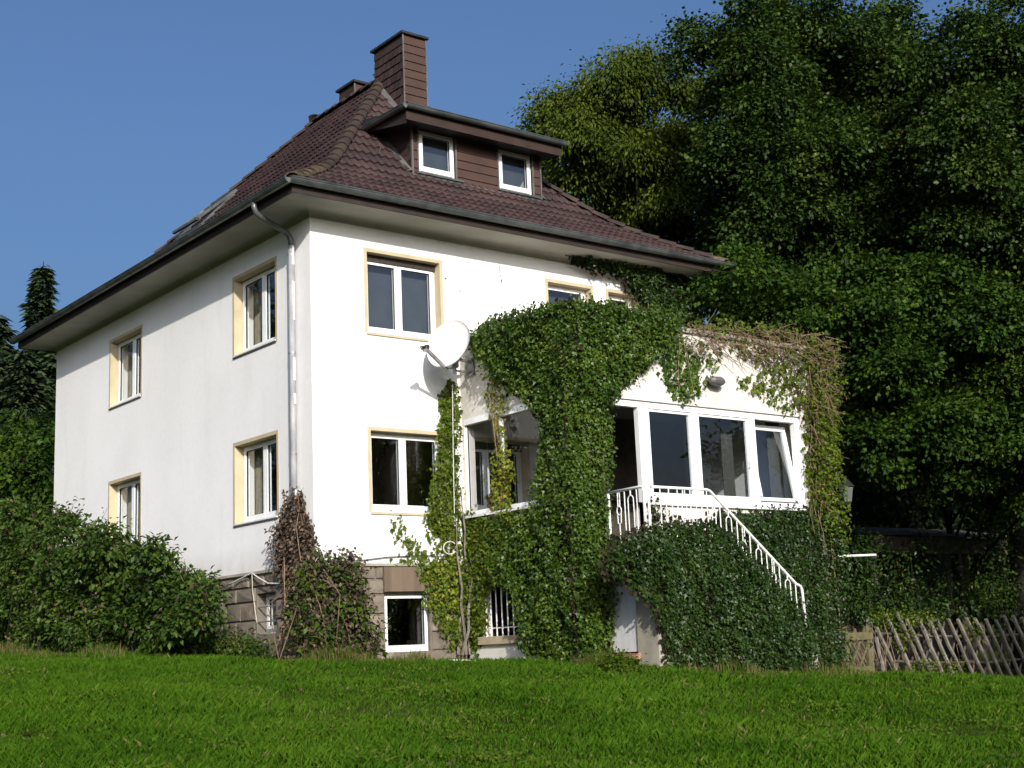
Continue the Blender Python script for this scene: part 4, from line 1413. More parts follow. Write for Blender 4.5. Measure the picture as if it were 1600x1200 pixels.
# ------------------------------------------------------------------ ivy
# corner and parapet of the garden room
iv = thing('climbing_ivy', 'thick green ivy hanging over the corner and parapet of the garden room', 'ivy', (AX0, AY, gz(2.6, -2.9)))
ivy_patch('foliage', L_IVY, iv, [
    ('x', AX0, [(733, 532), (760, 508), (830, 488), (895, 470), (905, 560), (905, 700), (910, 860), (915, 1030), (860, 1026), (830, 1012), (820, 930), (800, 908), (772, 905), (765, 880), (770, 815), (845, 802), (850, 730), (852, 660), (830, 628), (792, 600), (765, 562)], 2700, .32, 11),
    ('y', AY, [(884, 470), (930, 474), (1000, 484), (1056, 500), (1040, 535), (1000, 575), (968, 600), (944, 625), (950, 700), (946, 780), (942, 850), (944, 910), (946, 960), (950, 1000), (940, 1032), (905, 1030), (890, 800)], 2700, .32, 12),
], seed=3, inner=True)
stems('stems', M['twig'], iv, [wiggly((AX0 - .04, AY + .1 + .1 * k, -.2), (AX0 - .05, AY + .1 + .1 * k, 4.4), 10, .012) for k in range(4)] +
      [wiggly((AX0 + .1 + .1 * k, AY - .05, -.2), (AX0 + .1 + .12 * k, AY - .04, 4.4), 10, .004) for k in range(4)], .012)
cr_ = np.random.default_rng(22)
n = 5200
z = cr_.uniform(-.2, AZT + .05, n); a = cr_.uniform(-.25, math.pi / 2 + .25, n)
out = np.stack([-np.cos(a), -np.sin(a), np.zeros(n)], 1)
off = (.03 + .27 * cr_.random(n) ** .6 * (.3 + .7 * bumps(z * 1.3, a, 23, 1.5)))
pos = np.array([AX0, AY, 0]) + out * off[:, None] + np.stack([np.zeros(n), np.zeros(n), z], 1)
leaves('corner_foliage', L_IVY, iv, pos, out * .4 + cr_.normal(size=(n, 3)) * .6 + np.array([0, 0, -.8]), out + cr_.normal(size=(n, 3)) * .7 + np.array([0, 0, .45]), cr_.uniform(.038, .066, n), (LOBED, LOBED_F))
# leaves standing up on the roof edge
iv2 = np.random.default_rng(21)
n = 2600
t = iv2.random(n)
pos = np.where((iv2.random(n) < .55)[:, None], np.stack([np.full(n, AX0 - .05) + iv2.normal(size=n) * .12, -2.75 + t * 2.5, AZT + .05 + iv2.random(n) * .16 * (.4 + .6 * (1 - t))], 1),
               np.stack([AX0 + t * 2.1, AY - .05 + iv2.normal(size=n) * .12, AZT + .05 + iv2.random(n) * .13], 1))
leaves('top_foliage', L_IVY, iv, pos, iv2.normal(size=(n, 3)) * .6 + np.array([-.2, -.4, .1]), iv2.normal(size=(n, 3)) * .4 + np.array([-.2, -.6, .6]), iv2.uniform(.036, .062, n), (LOBED, LOBED_F))

# staircase side
iv = thing('climbing_ivy', 'dark green ivy covering the side of the garden staircase', 'ivy', (4.4, SY, -.4))
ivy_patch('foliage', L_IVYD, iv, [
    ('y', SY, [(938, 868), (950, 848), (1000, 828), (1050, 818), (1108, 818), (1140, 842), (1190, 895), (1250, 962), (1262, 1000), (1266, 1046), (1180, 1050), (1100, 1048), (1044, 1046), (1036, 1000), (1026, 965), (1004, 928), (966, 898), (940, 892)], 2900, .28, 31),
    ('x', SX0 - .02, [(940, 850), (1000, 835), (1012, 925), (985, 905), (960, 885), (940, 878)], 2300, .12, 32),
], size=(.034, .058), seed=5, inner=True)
stems('stems', M['twig'], iv, [wiggly((3.6 + .45 * k, SY - .02, -.45), (3.5 + .4 * k, SY - .02, 1.0 - max(0, k - 2) * .4), 8, .004) for k in range(6)], .012)

# right front below and beside the big windows
iv = thing('climbing_ivy', 'ivy under the garden room windows behind the stair railing', 'ivy', (7.2, AY, -.6))
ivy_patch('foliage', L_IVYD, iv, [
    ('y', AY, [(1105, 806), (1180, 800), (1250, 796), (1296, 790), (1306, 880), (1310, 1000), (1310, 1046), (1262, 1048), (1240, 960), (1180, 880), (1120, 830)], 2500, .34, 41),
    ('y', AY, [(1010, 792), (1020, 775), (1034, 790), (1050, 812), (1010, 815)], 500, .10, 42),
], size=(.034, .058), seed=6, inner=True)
stems('stems', M['twig'], iv, [wiggly((6.5 + .3 * k, AY - .02, -.6), (6.5 + .3 * k, AY - .02, 1.6), 8, .006) for k in range(4)], .012)

iv = thing('dry_creeper', 'half-dead brown creeper along the right edge and parapet of the garden room', 'creeper', (7.9, AY, -.6))
ivy_patch('foliage', L_IVYL, iv, [
    ('y', AY, [(1060, 505), (1130, 503), (1230, 512), (1300, 535), (1306, 600), (1290, 690), (1300, 780), (1262, 790), (1258, 700), (1248, 640), (1215, 600), (1170, 560), (1120, 530)], 400, .30, 51),
    ('y', AY, [(1258, 620), (1300, 610), (1300, 780), (1312, 860), (1270, 820), (1258, 760)], 1300, .36, 52),
    ('y', AY, [(1150, 590), (1180, 585), (1235, 610), (1240, 645), (1215, 640), (1190, 620), (1155, 605)], 330, .12, 53),
], size=(.04, .07), seed=7)
ivy_patch('dead_leaves', L_DRY, iv, [
    ('y', AY, [(1070, 505), (1230, 510), (1305, 535), (1306, 610), (1290, 690), (1300, 790), (1262, 790), (1252, 660), (1215, 590), (1150, 545)], 500, .30, 55),
], size=(.03, .06), shape=(SLIM, OVAL_F), seed=8)
rr = random.Random(9)
paths = []
for k in range(210):
    px, py = rr.uniform(1070, 1295), rr.uniform(503, 545)
    py += (px - 1070) * .085
    a = on_y(px, py, AY - rr.uniform(.02, .25))
    b = a + np.array([rr.uniform(.05, .55), rr.gauss(-.05, .08), rr.gauss(-.12, .16)])
    paths.append(wiggly(a, b, 5, .02, rr))
for k in range(75):
    a = on_y(rr.uniform(1262, 1298), rr.uniform(560, 800), AY - rr.uniform(.02, .28))
    b = a + np.array([rr.gauss(.10, .14), rr.gauss(-.04, .06), rr.gauss(-.3, .25)])
    paths.append(wiggly(a, b, 5, .02, rr))
for k in range(40):
    a = on_y(rr.uniform(1280, 1300), rr.uniform(530, 690), AY - rr.uniform(.02, .25))
    b = a + np.array([rr.uniform(.1, .35), rr.gauss(0, .08), rr.gauss(-.12, .12)])
    paths.append(wiggly(a, b, 4, .02, rr))
for (p, q) in (((1120, 545), (1190, 590)), ((1150, 550), (1240, 610)), ((1200, 540), (1262, 640))):
    paths.append(wiggly(on_y(*p, AY - .05), on_y(*q, AY - .06), 6, .02, rr))
stems('twigs', M['twig'], iv, paths, .0065)
stems('stems', M['twig'], iv, [wiggly((7.65 + .06 * k, AY - .06, -.6), (7.55 + .08 * k, AY - .1, 4.5), 12, .03, rr) for k in range(5)], .014)

# hanging bunch by the lamp
iv = thing('climbing_ivy', 'hanging bunch of ivy beside the wall spotlight', 'ivy', tuple(on_y(1060, 520, AY)))
ivy_patch('foliage', L_IVY, iv, [
    ('y', AY, [(1036, 540), (1062, 520), (1085, 560), (1092, 600), (1078, 628), (1058, 628), (1040, 605), (1030, 580)], 700, .14, 61),
    ('y', AY, [(1085, 530), (1125, 545), (1110, 590), (1090, 620), (1080, 570)], 180, .08, 62)], size=(.04, .07), seed=9)
stems('stems', M['twig'], iv, [wiggly(on_y(1062, 505, AY - .03), on_y(1062 + 8 * k, 610, AY - .05), 6, .02) for k in range(3)], .01)

# strands at the junction of house and garden room
iv = thing('climbing_ivy', 'bright green ivy strand growing up the wall below the satellite dish', 'ivy', (2.5, -.2, gz(2.4, -.3)))
ivy_patch('foliage', L_IVYL, iv, [
    ('y', 0.0, [(690, 606), (708, 596), (714, 640), (708, 700), (712, 760), (714, 830), (714, 880), (700, 870), (690, 845), (664, 815), (672, 760), (684, 700), (686, 650)], 1600, .16, 71),
    ('y', 0.0, [(608, 806), (622, 806), (628, 830), (650, 850), (672, 862), (690, 850), (700, 880), (640, 892), (600, 882), (640, 870), (625, 848), (612, 826)], 520, .07, 72),
    ('y', 0.0, [(655, 810), (676, 806), (690, 860), (672, 858)], 300, .07, 73),
    ('y', -.05, [(652, 880), (700, 868), (716, 872), (717, 935), (717, 1000), (710, 1020), (690, 985), (664, 945)], 1000, .20, 74),
    ('x', AX0, [(724, 800), (752, 806), (775, 815), (830, 800), (850, 830), (800, 905), (765, 912), (762, 985), (745, 1015), (726, 1015), (720, 880)], 1500, .18, 75),
], size=(.036, .06), seed=10)
ivy_patch('yellow_leaves', L_IVYY, iv, [('y', -.12, [(668, 880), (700, 875), (716, 885), (714, 950), (690, 960), (672, 920)], 330, .18, 76)], size=(.036, .06), seed=20)
stems('stems', surf('pale_ivy_stem', (0.12, 0.10, 0.075), (0.22, 0.19, 0.155), 9, .9), iv, [wiggly((2.36 + .07 * k, -.12, -.05), (2.42 + .04 * k, -.06, 1.0 + .45 * k), 9, .03) for k in range(4)], .026)
m_ = MB(); m_.tube([tuple(on_y(707, 600, -.14)), tuple(on_y(708, 700, -.14)), tuple(on_y(710, 802, -.16))], .006, 6)
tag(m_.build('antenna_cable', M['cable'], None), 'white cable hanging down through the ivy below the satellite dish', 'cable')
hs = [tuple(on_y(703 + 10 * math.cos(a), 856 + 10 * math.sin(a), -.22)) for a in np.linspace(.6, 5.6, 18)]
m_ = MB(); m_.tube(hs, .008, 6)
tag(m_.build('wire_loop', M['hose'], None), 'pale loop of wire caught in the ivy', 'wire')

iv = thing('climbing_ivy', 'yellowing ivy wound round the post of the side window', 'ivy', (AX0, -1.05, 2.0))
ivy_patch('foliage', L_IVYY, iv, [
    ('x', AX0, [(765, 580), (782, 560), (790, 600), (800, 640), (775, 655), (762, 620)], 420, .10, 81),
    ('x', AX0 - .02, [(780, 700), (798, 705), (806, 740), (798, 780), (804, 805), (778, 806), (774, 770), (772, 735)], 1100, .12, 82),
    ('x', AX0 - .02, [(783, 645), (793, 640), (796, 705), (780, 705)], 260, .06, 83)], size=(.04, .07), seed=12)
stems('stems', M['twig'], iv, [wiggly((AX0 - .06, -1.06, 2.05), (AX0 - .05, -1.0 + .08 * k, 4.0), 8, .008) for k in range(3)], .010)

# ivy under the eaves on the right
iv = thing('climbing_ivy', 'dark ivy spreading over the upper wall under the right-hand eaves', 'ivy', (7.2, 0, AZT))
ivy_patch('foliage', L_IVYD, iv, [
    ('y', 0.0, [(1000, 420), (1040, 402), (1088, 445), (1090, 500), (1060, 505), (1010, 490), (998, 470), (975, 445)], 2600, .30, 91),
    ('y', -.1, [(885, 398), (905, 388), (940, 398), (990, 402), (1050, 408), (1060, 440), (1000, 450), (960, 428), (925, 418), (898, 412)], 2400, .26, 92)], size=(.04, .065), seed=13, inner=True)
stems('stems', M['twig'], iv, [wiggly((6.9 + .2 * k, -.05, 4.7), (6.4 + .3 * k, -.06, 6.2), 7, .03) for k in range(4)], .015)

# ------------------------------------------------------------------ trees
def tree(name, label, base, top, trunk_r, clumps, mat, leaf_size, nsub, per, spread, seed, shape=(LOBED, LOBED_F), group=None, droop=.35, twigs=True, extra=None):
    """clumps: list of (centre xyz, radius xyz); tips are spread over each clump, leaves round every tip"""
    r = np.random.default_rng(seed)
    root = thing(name, label, 'tree', tuple(base), group)
    base = np.array(base, float)
    mb = MB()
    topc = np.array(top, float)
    npt = 9
    spine = [base + (topc - base) * (i / (npt - 1)) + np.array([r.normal() * .04, r.normal() * .04, 0]) * (0 if i == 0 else 1) for i in range(npt)]
    mb.tube(spine, [trunk_r * (1.15 - .95 * (i / (npt - 1))) for i in range(npt)], 10)
    tips, tipn = [], []
    vol = np.array([c[1][0] * c[1][1] * c[1][2] for c in clumps]) ** .67
    for (c, rad), v in zip(clumps, vol):
        c, rad = np.array(c, float), np.array(rad, float)
        k = max(3, int(nsub * v / vol.sum()))
        d = r.normal(size=(k, 3)); d /= np.linalg.norm(d, axis=1, keepdims=True)
        t = (0.45 + .6 * r.random((k, 1)) ** .5) * np.where(r.random((k, 1)) < .15, 1.35, 1.0)
        P = c + d * rad * t
        tips.append(P); tipn.append(d)
        zt = np.clip((c[2] - base[2]) / max(.1, topc[2] - base[2]) - .22, .12, .92)
        a = base + (topc - base) * zt
        mid = (a + c) / 2 + np.array([0, 0, .25])
        if r.random() < min(1, 24 / len(clumps)):
            mb.tube([a, mid, c], [trunk_r * .42 * (1 - .5 * zt), trunk_r * .26, .03], 6, caps=False)
        for j in range(min(k, 6)):
            q = P[j]
            mb.tube([c, (c + q) / 2 + r.normal(size=3) * .08, q], [.035, .02, .006], 4, caps=False)
    mb.build('trunk', M['bark'], root, smooth=True)
    tips = np.concatenate(tips); tipn = np.concatenate(tipn)
    n = len(tips) * per
    idx = np.repeat(np.arange(len(tips)), per)
    sp = np.array(spread)[None] * (0.7 + .6 * r.random((len(tips), 1)))[idx]
    pos = tips[idx] + np.clip(r.normal(size=(n, 3)), -2.2, 2.2) * sp
    d = (pos - tips[idx]) * 1.2 + tipn[idx] * .35 + r.normal(size=(n, 3)) * .30 + np.array([0, 0, -droop])
    nn = r.normal(size=(n, 3)) * .6 + np.array([0, 0, .8]) + tipn[idx] * .45
    sz = leaf_size * r.uniform(.7, 1.3, n)
    leaves('crown', mat, root, pos, d, nn, sz, shape)
    if extra:
        mat2, cs, rad2, num = extra
        for c in cs:
            P = np.array(c) + r.normal(size=(num, 3)) * np.array(rad2)
            leaves('turning_leaves', mat2, root, P, r.normal(size=(num, 3)) + np.array([0, 0, -.5]), r.normal(size=(num, 3)) * .5 + np.array([0, 0, 1]), leaf_size * r.uniform(.7, 1.2, num), shape)
    return root

def px_clumps(lst, depth, jitter, seed):
    """(px, py, rx, ry) discs of the crown as seen in the photo -> balls in space round the given depth"""
    r = np.random.default_rng(seed)
    out = []
    for (px, py, rx, ry) in lst:
        D = depth + r.uniform(-jitter, jitter)
        c = at(px, py, D)
        k = D / FPX
        out.append((c, (rx * k * .75, (rx + ry) * k * .38, ry * k * .75)))
        for j in range(5):                      # smaller sprays round each bough break up its outline
            a = r.uniform(0, 6.28); q = r.uniform(.45, 1.05); f = r.uniform(.32, .55)
            c2 = at(px + math.cos(a) * rx * q, py + math.sin(a) * ry * q, D + r.uniform(-.8, .5) * rx * k)
            out.append((c2, (rx * k * f * r.uniform(.8, 1.3), rx * k * f, ry * k * f * r.uniform(.6, 1.0))))
    return out

def outline_clumps(poly, D, bulge, step, rad, seed, back=.6, jit=.5):
    """many small boughs spread over the crown whose outline is given, bulging towards the front"""
    r = np.random.default_rng(seed)
    poly = np.array(poly, float)
    lo, hi = poly.min(0), poly.max(0)
    pts = []
    for _ in range(6000):
        p = lo + r.random(2) * (hi - lo)
        if not in_poly(p[None], poly)[0]: continue
        if all((p[0] - q[0]) ** 2 + (p[1] - q[1]) ** 2 > step * step for q in pts): pts.append(p)
    out = []
    nx = np.roll(poly, -1, 0)
    for p in pts:
        t = np.clip(((p - poly) * (nx - poly)).sum(1) / (((nx - poly) ** 2).sum(1) + 1e-9), 0, 1)
        e = np.sqrt(((poly + (nx - poly) * t[:, None] - p) ** 2).sum(1)).min()
        front = bulge * math.sqrt(max(0, 1 - (1 - min(1, e / 150)) ** 2))
        for layer in range(2):
            if layer and r.random() > back: continue
            d = D - front * (1 if layer == 0 else -.1) + r.uniform(-jit, jit)
            k = d / FPX
            q = rad * r.uniform(.5, 1.4) * min(1, .35 + e / 60)
            out.append((at(p[0] + r.normal() * 6, p[1] + r.normal() * 6, d), (q * k * r.uniform(.9, 1.35), q * k * 1.15, q * k * r.uniform(.6, 1.05))))
    return out

def ground_at(px, depth):
    p = at(px, 1010, depth)
    return (p[0], p[1], gz(p[0], p[1]) - .1)

# yellow-green tree behind the roof
WIDE = np.array([(0, 0, 0), (.40, .45, .10), (0, 1, -.06), (-.40, .45, .10)])
D = 33
tree('ash_tree', 'yellow-green leafy tree rising behind the right end of the roof', ground_at(1010, D), at(1000, 160, D), .22,
     outline_clumps([(822, 190), (850, 160), (880, 150), (905, 120), (935, 92), (1000, 88), (1060, 80), (1090, 130), (1110, 250), (1130, 330), (1150, 440), (1060, 430), (1010, 400), (940, 340), (870, 300), (830, 260)], D, 2.2, 42, 31, 101, back=.4, jit=.9),
     L_TREEY, .112, 900, 115, (.25, .25, .15), 102, shape=(SLIM * np.array([1.5, 1, 1]), OVAL_F), droop=.75)
# big dark broadleaf trees on the right
D = 30
tree('maple_tree', 'tall dark green maple filling the upper right of the view', ground_at(1290, D), at(1240, 60, D), .30,
     outline_clumps([(1062, 40), (1085, 30), (1105, 45), (1130, 15), (1150, 20), (1165, -30), (1265, -35), (1285, 5), (1320, 18), (1350, 0), (1400, 25), (1445, 65), (1470, 250), (1460, 400), (1380, 480), (1280, 490), (1180, 450), (1120, 410), (1105, 300), (1100, 200), (1085, 120), (1055, 90)], D, 3.0, 47, 34, 111, back=.3, jit=1.3),
     L_TREED, .088, 1250, 158, (.21, .21, .125), 112, shape=(WIDE, OVAL_F), extra=(L_FALL, [at(1395, 222, D - 3.0)], (.25, .25, .08), 40))
D = 28
tree('lime_tree', 'dark leafy tree at the right edge with sky showing through', ground_at(1600, D), at(1570, 80, D), .26,
     outline_clumps([(1415, 60), (1450, 30), (1480, 48), (1505, 5), (1530, 18), (1560, -15), (1600, 5), (1680, 0), (1710, 300), (1700, 580), (1600, 560), (1500, 540), (1440, 470), (1430, 300), (1425, 150)], D, 2.2, 48, 33, 121, back=.25, jit=1.2),
     L_TREED, .084, 820, 148, (.21, .21, .125), 122, shape=(WIDE, OVAL_F))
D = 26
tree('young_maple', 'lower maple boughs spreading behind the garden room parapet', ground_at(1500, 31), at(1450, 480, D + 1), .10,
     outline_clumps([(1085, 405), (1150, 395), (1250, 420), (1350, 410), (1450, 430), (1560, 450), (1690, 480), (1700, 800), (1600, 810), (1500, 770), (1400, 745), (1330, 740), (1310, 660), (1285, 590), (1200, 540), (1120, 490)], D, 1.6, 47, 33, 131, back=.25, jit=1.2),
     L_TREEM, .088, 950, 148, (.20, .20, .11), 132, shape=(WIDE, OVAL_F))
# a further tree closes the gaps between the crowns
D = 34.5
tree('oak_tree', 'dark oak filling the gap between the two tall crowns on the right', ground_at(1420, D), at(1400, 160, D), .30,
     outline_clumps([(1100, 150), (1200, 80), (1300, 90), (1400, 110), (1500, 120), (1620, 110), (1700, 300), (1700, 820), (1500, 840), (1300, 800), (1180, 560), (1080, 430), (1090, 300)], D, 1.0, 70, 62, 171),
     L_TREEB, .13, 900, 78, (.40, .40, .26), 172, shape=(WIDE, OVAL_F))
# wood behind
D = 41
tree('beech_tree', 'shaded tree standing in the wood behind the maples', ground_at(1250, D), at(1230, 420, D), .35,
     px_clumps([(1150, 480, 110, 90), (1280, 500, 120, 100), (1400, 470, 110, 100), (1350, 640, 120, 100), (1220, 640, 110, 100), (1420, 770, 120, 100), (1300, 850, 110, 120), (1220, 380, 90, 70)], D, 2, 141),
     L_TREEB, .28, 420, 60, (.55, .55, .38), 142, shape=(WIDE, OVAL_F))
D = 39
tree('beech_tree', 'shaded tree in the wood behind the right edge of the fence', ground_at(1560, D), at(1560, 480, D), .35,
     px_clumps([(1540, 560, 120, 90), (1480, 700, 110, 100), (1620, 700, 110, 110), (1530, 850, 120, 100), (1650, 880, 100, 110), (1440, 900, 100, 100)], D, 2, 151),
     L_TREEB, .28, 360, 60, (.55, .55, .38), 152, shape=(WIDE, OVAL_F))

# trees beside and behind the photographer: they shade the right of the garden and mirror in the panes
def side_tree(name, label, x, y, h, rad, seed, mat=L_TREED):
    r = np.random.default_rng(seed)
    zb_ = gz(x, y) - .1
    cl = []
    for k in range(12):
        a = r.uniform(0, 6.28); t = r.uniform(.25, .8); q = rad * math.sin(math.pi * (t * .8 + .15)) * .6
        cl.append(((x + math.cos(a) * q, y + math.sin(a) * q, zb_ + h * (.22 + .72 * t)), (rad * .5, rad * .5, h * .13)))
    cl.append(((x, y, zb_ + h * .9), (rad * .35, rad * .35, h * .1)))
    tree(name, label, (x, y, zb_), (x, y, zb_ + h * .9), .22, cl, mat, .18, 300, 62, (.30, .30, .2), seed + 1, shape=(WIDE, OVAL_F))
side_tree('garden_tree', 'garden tree to the right of the photographer that shades the end of the fence', 8.6, -17.8, 11.0, 3.0, 161)
side_tree('garden_tree', 'broad garden tree mirrored in the lower front window', 16.6, -17.5, 6.4, 2.2, 163)
side_tree('garden_tree', 'tall garden tree mirrored in the garden room panes', 25.0, -17.0, 9.5, 3.4, 165)
side_tree('garden_tree', 'garden tree beyond the left edge mirrored in the side windows', -14.0, 19.0, 12.5, 4.0, 167)
side_tree('garden_tree', 'second garden tree beyond the left edge of the view', -12.0, 29.0, 16.0, 5.0, 169)

def spruce(name, label, base, height, radius, seed, top_frac=1.0):
    r = np.random.default_rng(seed)
    root = thing(name, label, 'tree', tuple(base))
    base = np.array(base, float)
    mb = MB()
    mb.tube([base, base + (0, 0, height * .5), base + (0, 0, height)], [height * .018, height * .011, .01], 8)
    pos, dr, nn = [], [], []
    z = height * .06
    while z < height * .995:
        f = 1 - z / height
        L_ = radius * f ** .85 + .12
        k = 7 if f > .15 else 5
        a0 = r.uniform(0, 6.28)
        for j in range(k):
            a = a0 + 2 * math.pi * j / k + r.normal() * .15
            ln = L_ * r.uniform(.5, 1.3)
            d = np.array([math.cos(a), math.sin(a), 0])
            p0 = base + (0, 0, z)
            tip = p0 + d * ln + np.array([0, 0, -.28 * ln + (.25 * ln if f < .2 else 0)])
            mb.tube([p0, (p0 + tip) / 2 + np.array([0, 0, -.04 * ln]), tip], [.03 * f + .01, .02 * f + .006, .004], 4, caps=False)
            m = max(10, int(ln * 62))
            t = r.random(m) ** .7
            P = p0 + (tip - p0) * t[:, None] + np.array([0, 0, -.05])
            side = np.cross(d, (0, 0, 1))
            w_ = (1 - t * .75) * .30 * min(1.0, ln)
            P = P + side * (r.normal(size=(m, 1)) * w_[:, None]) + np.array([0, 0, 1]) * (r.normal(size=(m, 1)) * .06 - .05)
            pos.append(P)
            dr.append(d + side * r.normal(size=(m, 1)) * .8 + np.array([0, 0, -.35]) + r.normal(size=(m, 3)) * .15)
        z += max(.16, height * .028 * (f + .25))
    mb.build('trunk', M['bark'], root)
    pos, dr = np.concatenate(pos), np.concatenate(dr)
    leaves('crown', L_SPRUCE, root, pos, dr, r.normal(size=pos.shape) * .4 + np.array([0, 0, 1]), r.uniform(.20, .38, len(pos)), (SLIM * np.array([1.3, 1, 1]), OVAL_F))
    return root

def spruce_at(label, px, py_top, D, radius, seed):
    tp = at(px, py_top, D)
    zb = gz(tp[0], tp[1]) - .1
    spruce('spruce_tree', label, (tp[0], tp[1], zb), tp[2] - zb, radius, seed)
spruce_at('slender spruce whose tip rises behind the left end of the eaves', 68, 408, 40, 1.25, 201)
spruce_at('dark spruce at the left edge of the view', -6, 485, 36, 2.2, 202)
spruce_at('lower spruce between the left edge and the house', 38, 540, 35, 2.0, 203)
spruce_at('dark spruce against the far left corner of the house', 92, 520, 37, 2.2, 205)
spruce('spruce_tree', 'spruce behind the photographer mirrored in the lower front window', (12.2, -17.2, gz(12.2, -17.2)), 7.6, 1.3, 204)
D = 30
tree('hazel_bush', 'leafy green bush between the spruces and the left corner of the house', ground_at(40, D), at(40, 640, D), .10,
     px_clumps([(25, 690, 45, 35), (70, 690, 35, 35), (0, 730, 45, 45), (60, 740, 45, 45), (95, 730, 30, 50), (20, 790, 55, 45), (80, 800, 45, 45)], D, 1.0, 211),
     L_TREEM, .12, 260, 50, (.28, .28, .2), 212)

# ------------------------------------------------------------------ shrubs
def shrub(name, label, base, clumps, mat, leaf_size, nsub, per, spread, seed, cat='shrub', shape=(OVAL, OVAL_F), canes=20, cane_mat=None, extra=None, droop=.3):
    r = np.random.default_rng(seed)
    root = thing(name, label, cat, tuple(base))
    tips, tipn = [], []
    vol = np.array([c[1][0] * c[1][1] * c[1][2] for c in clumps]) ** .67
    for (c, rad), v in zip(clumps, vol):
        k = max(5, int(nsub * v / vol.sum()))
        d = r.normal(size=(k, 3)); d /= np.linalg.norm(d, axis=1, keepdims=True)
        tips.append(np.array(c) + d * np.array(rad) * (0.4 + .6 * r.random((k, 1)) ** .6)); tipn.append(d)
    tips, tipn = np.concatenate(tips), np.concatenate(tipn)
    gzz = ground_z(tips[:, 0], tips[:, 1])
    keep = tips[:, 2] > gzz + .02
    tips, tipn, gzz = tips[keep], tipn[keep], gzz[keep]
    n = len(tips) * per
    idx = np.repeat(np.arange(len(tips)), per)
    pos = tips[idx] + np.clip(r.normal(size=(n, 3)), -2, 2) * np.array(spread)
    pos[:, 2] = np.maximum(pos[:, 2], gzz[idx] + .03)
    d = (pos - tips[idx]) * 2 + r.normal(size=(n, 3)) * .3 + tipn[idx] * .3 + np.array([0, 0, -droop])
    nn = r.normal(size=(n, 3)) * .5 + np.array([0, 0, .8]) + tipn[idx] * .4
    leaves('foliage', mat, root, pos, d, nn, leaf_size * r.uniform(.65, 1.3, n), shape)
    if extra:
        for (m2, frac, sc, nm, shp) in extra:
            k = int(n * frac)
            j = r.integers(0, n, k)
            leaves(nm, m2, root, pos[j] + r.normal(size=(k, 3)) * .06, r.normal(size=(k, 3)) * .5 + np.array([0, 0, -.6]), r.normal(size=(k, 3)) + np.array([0, 0, .3]), leaf_size * sc * r.uniform(.6, 1.3, k), shp)
    mb = MB()
    for j in r.integers(0, len(tips), canes):
        q = tips[j]
        a = np.array([q[0] + r.normal() * .25, q[1] + r.normal() * .25, 0]); a[2] = gz(a[0], a[1]) - .02
        mid = (a + q) / 2 + np.array([r.normal() * .12, r.normal() * .12, .2])
        mb.tube([a, mid, q], [.007, .006, .003], 5, caps=False)
    o = mb.build('canes', cane_mat or M['twig'], root); o['kind'] = 'stuff'
    return root

def wall_clumps(lst, X, depth_r):
    out = []
    for (px, py, rx, ry) in lst:
        c = on_x(px, py, X + random.uniform(-.15, .15))
        D = (c - CAM) @ _f
        k = D / FPX
        out.append((c, (depth_r * .8, rx * k * 1.0, ry * k * .8)))
        for j in range(4):
            a = random.uniform(0, 6.28); q = random.uniform(.5, 1.05); f = random.uniform(.3, .55)
            c2 = on_x(px + math.cos(a) * rx * q, py + math.sin(a) * ry * q, X + random.uniform(-.5, .2))
            out.append((c2, (depth_r * f, rx * k * 1.3 * f, ry * k * f)))
    return out

shrub('bramble_thicket', 'dense green bramble thicket in front of the left wall', (-1.1, 9, gz(-1.1, 9)),
      wall_clumps([(30, 860, 60, 55), (100, 850, 60, 50), (40, 930, 60, 60), (120, 920, 60, 60), (10, 980, 50, 40), (90, 985, 60, 35), (150, 970, 50, 40), (60, 815, 45, 25), (165, 860, 40, 40)], -1.2, .75),
      L_BRAM, .092, 560, 44, (.12, .14, .08), 301, extra=[(L_DRY, .05, .9, 'dead_leaves', (OVAL, OVAL_F))], canes=30, cane_mat=M['bark'])
shrub('bramble_thicket', 'lower bramble bush reaching to the cellar wall by the white cable', (-.9, 4.2, gz(-.9, 4.2)),
      wall_clumps([(195, 880, 42, 42), (235, 915, 40, 40), (200, 950, 50, 45), (275, 935, 32, 36), (245, 975, 45, 33), (290, 968, 28, 34), (306, 925, 15, 24), (175, 990, 40, 25)], -1.0, .5),
      L_BRAM, .092, 430, 44, (.11, .13, .08), 302, extra=[(L_DRY, .05, .9, 'dead_leaves', (OVAL, OVAL_F))], canes=24, cane_mat=M['bark'])
# long shoots standing out of the thicket
shoots = thing('bramble_shoots', 'loose leafy shoots sticking out above the bramble thicket', 'shoots', (-1.0, 6, gz(-1, 6)))
rs = np.random.default_rng(303)
pth, pos, dr = [], [], []
for (px, py, hgt) in [(95, 800, 40), (130, 815, 50), (150, 830, 40), (185, 840, 45), (260, 885, 50), (265, 870, 40), (290, 895, 45), (305, 900, 40), (318, 905, 38), (240, 890, 35), (215, 850, 40), (120, 800, 30), (100, 780, 30), (60, 800, 30), (20, 810, 30), (312, 915, 35)]:
    X = -1.0 + rs.uniform(-.3, .3)
    a = on_x(px + rs.normal() * 8, py + 50, X); b = on_x(px + rs.normal() * 14, py + 25 - hgt * .9, X)
    p = wiggly(a, b, 6, .03)
    pth.append(p)
    for k in range(26):
        t = rs.random()
        q = np.array(a) + (np.array(b) - np.array(a)) * t + rs.normal(size=3) * .06
        pos.append(q); dr.append(rs.normal(size=3) + np.array([0, 0, -.1]))
stems('canes', M['twig'], shoots, pth, .006)
leaves('foliage', L_BRAM, shoots, np.array(pos), np.array(dr), rs.normal(size=(len(pos), 3)) * .6 + np.array([0, 0, .8]), rs.uniform(.05, .085, len(pos)), (OVAL, OVAL_F))

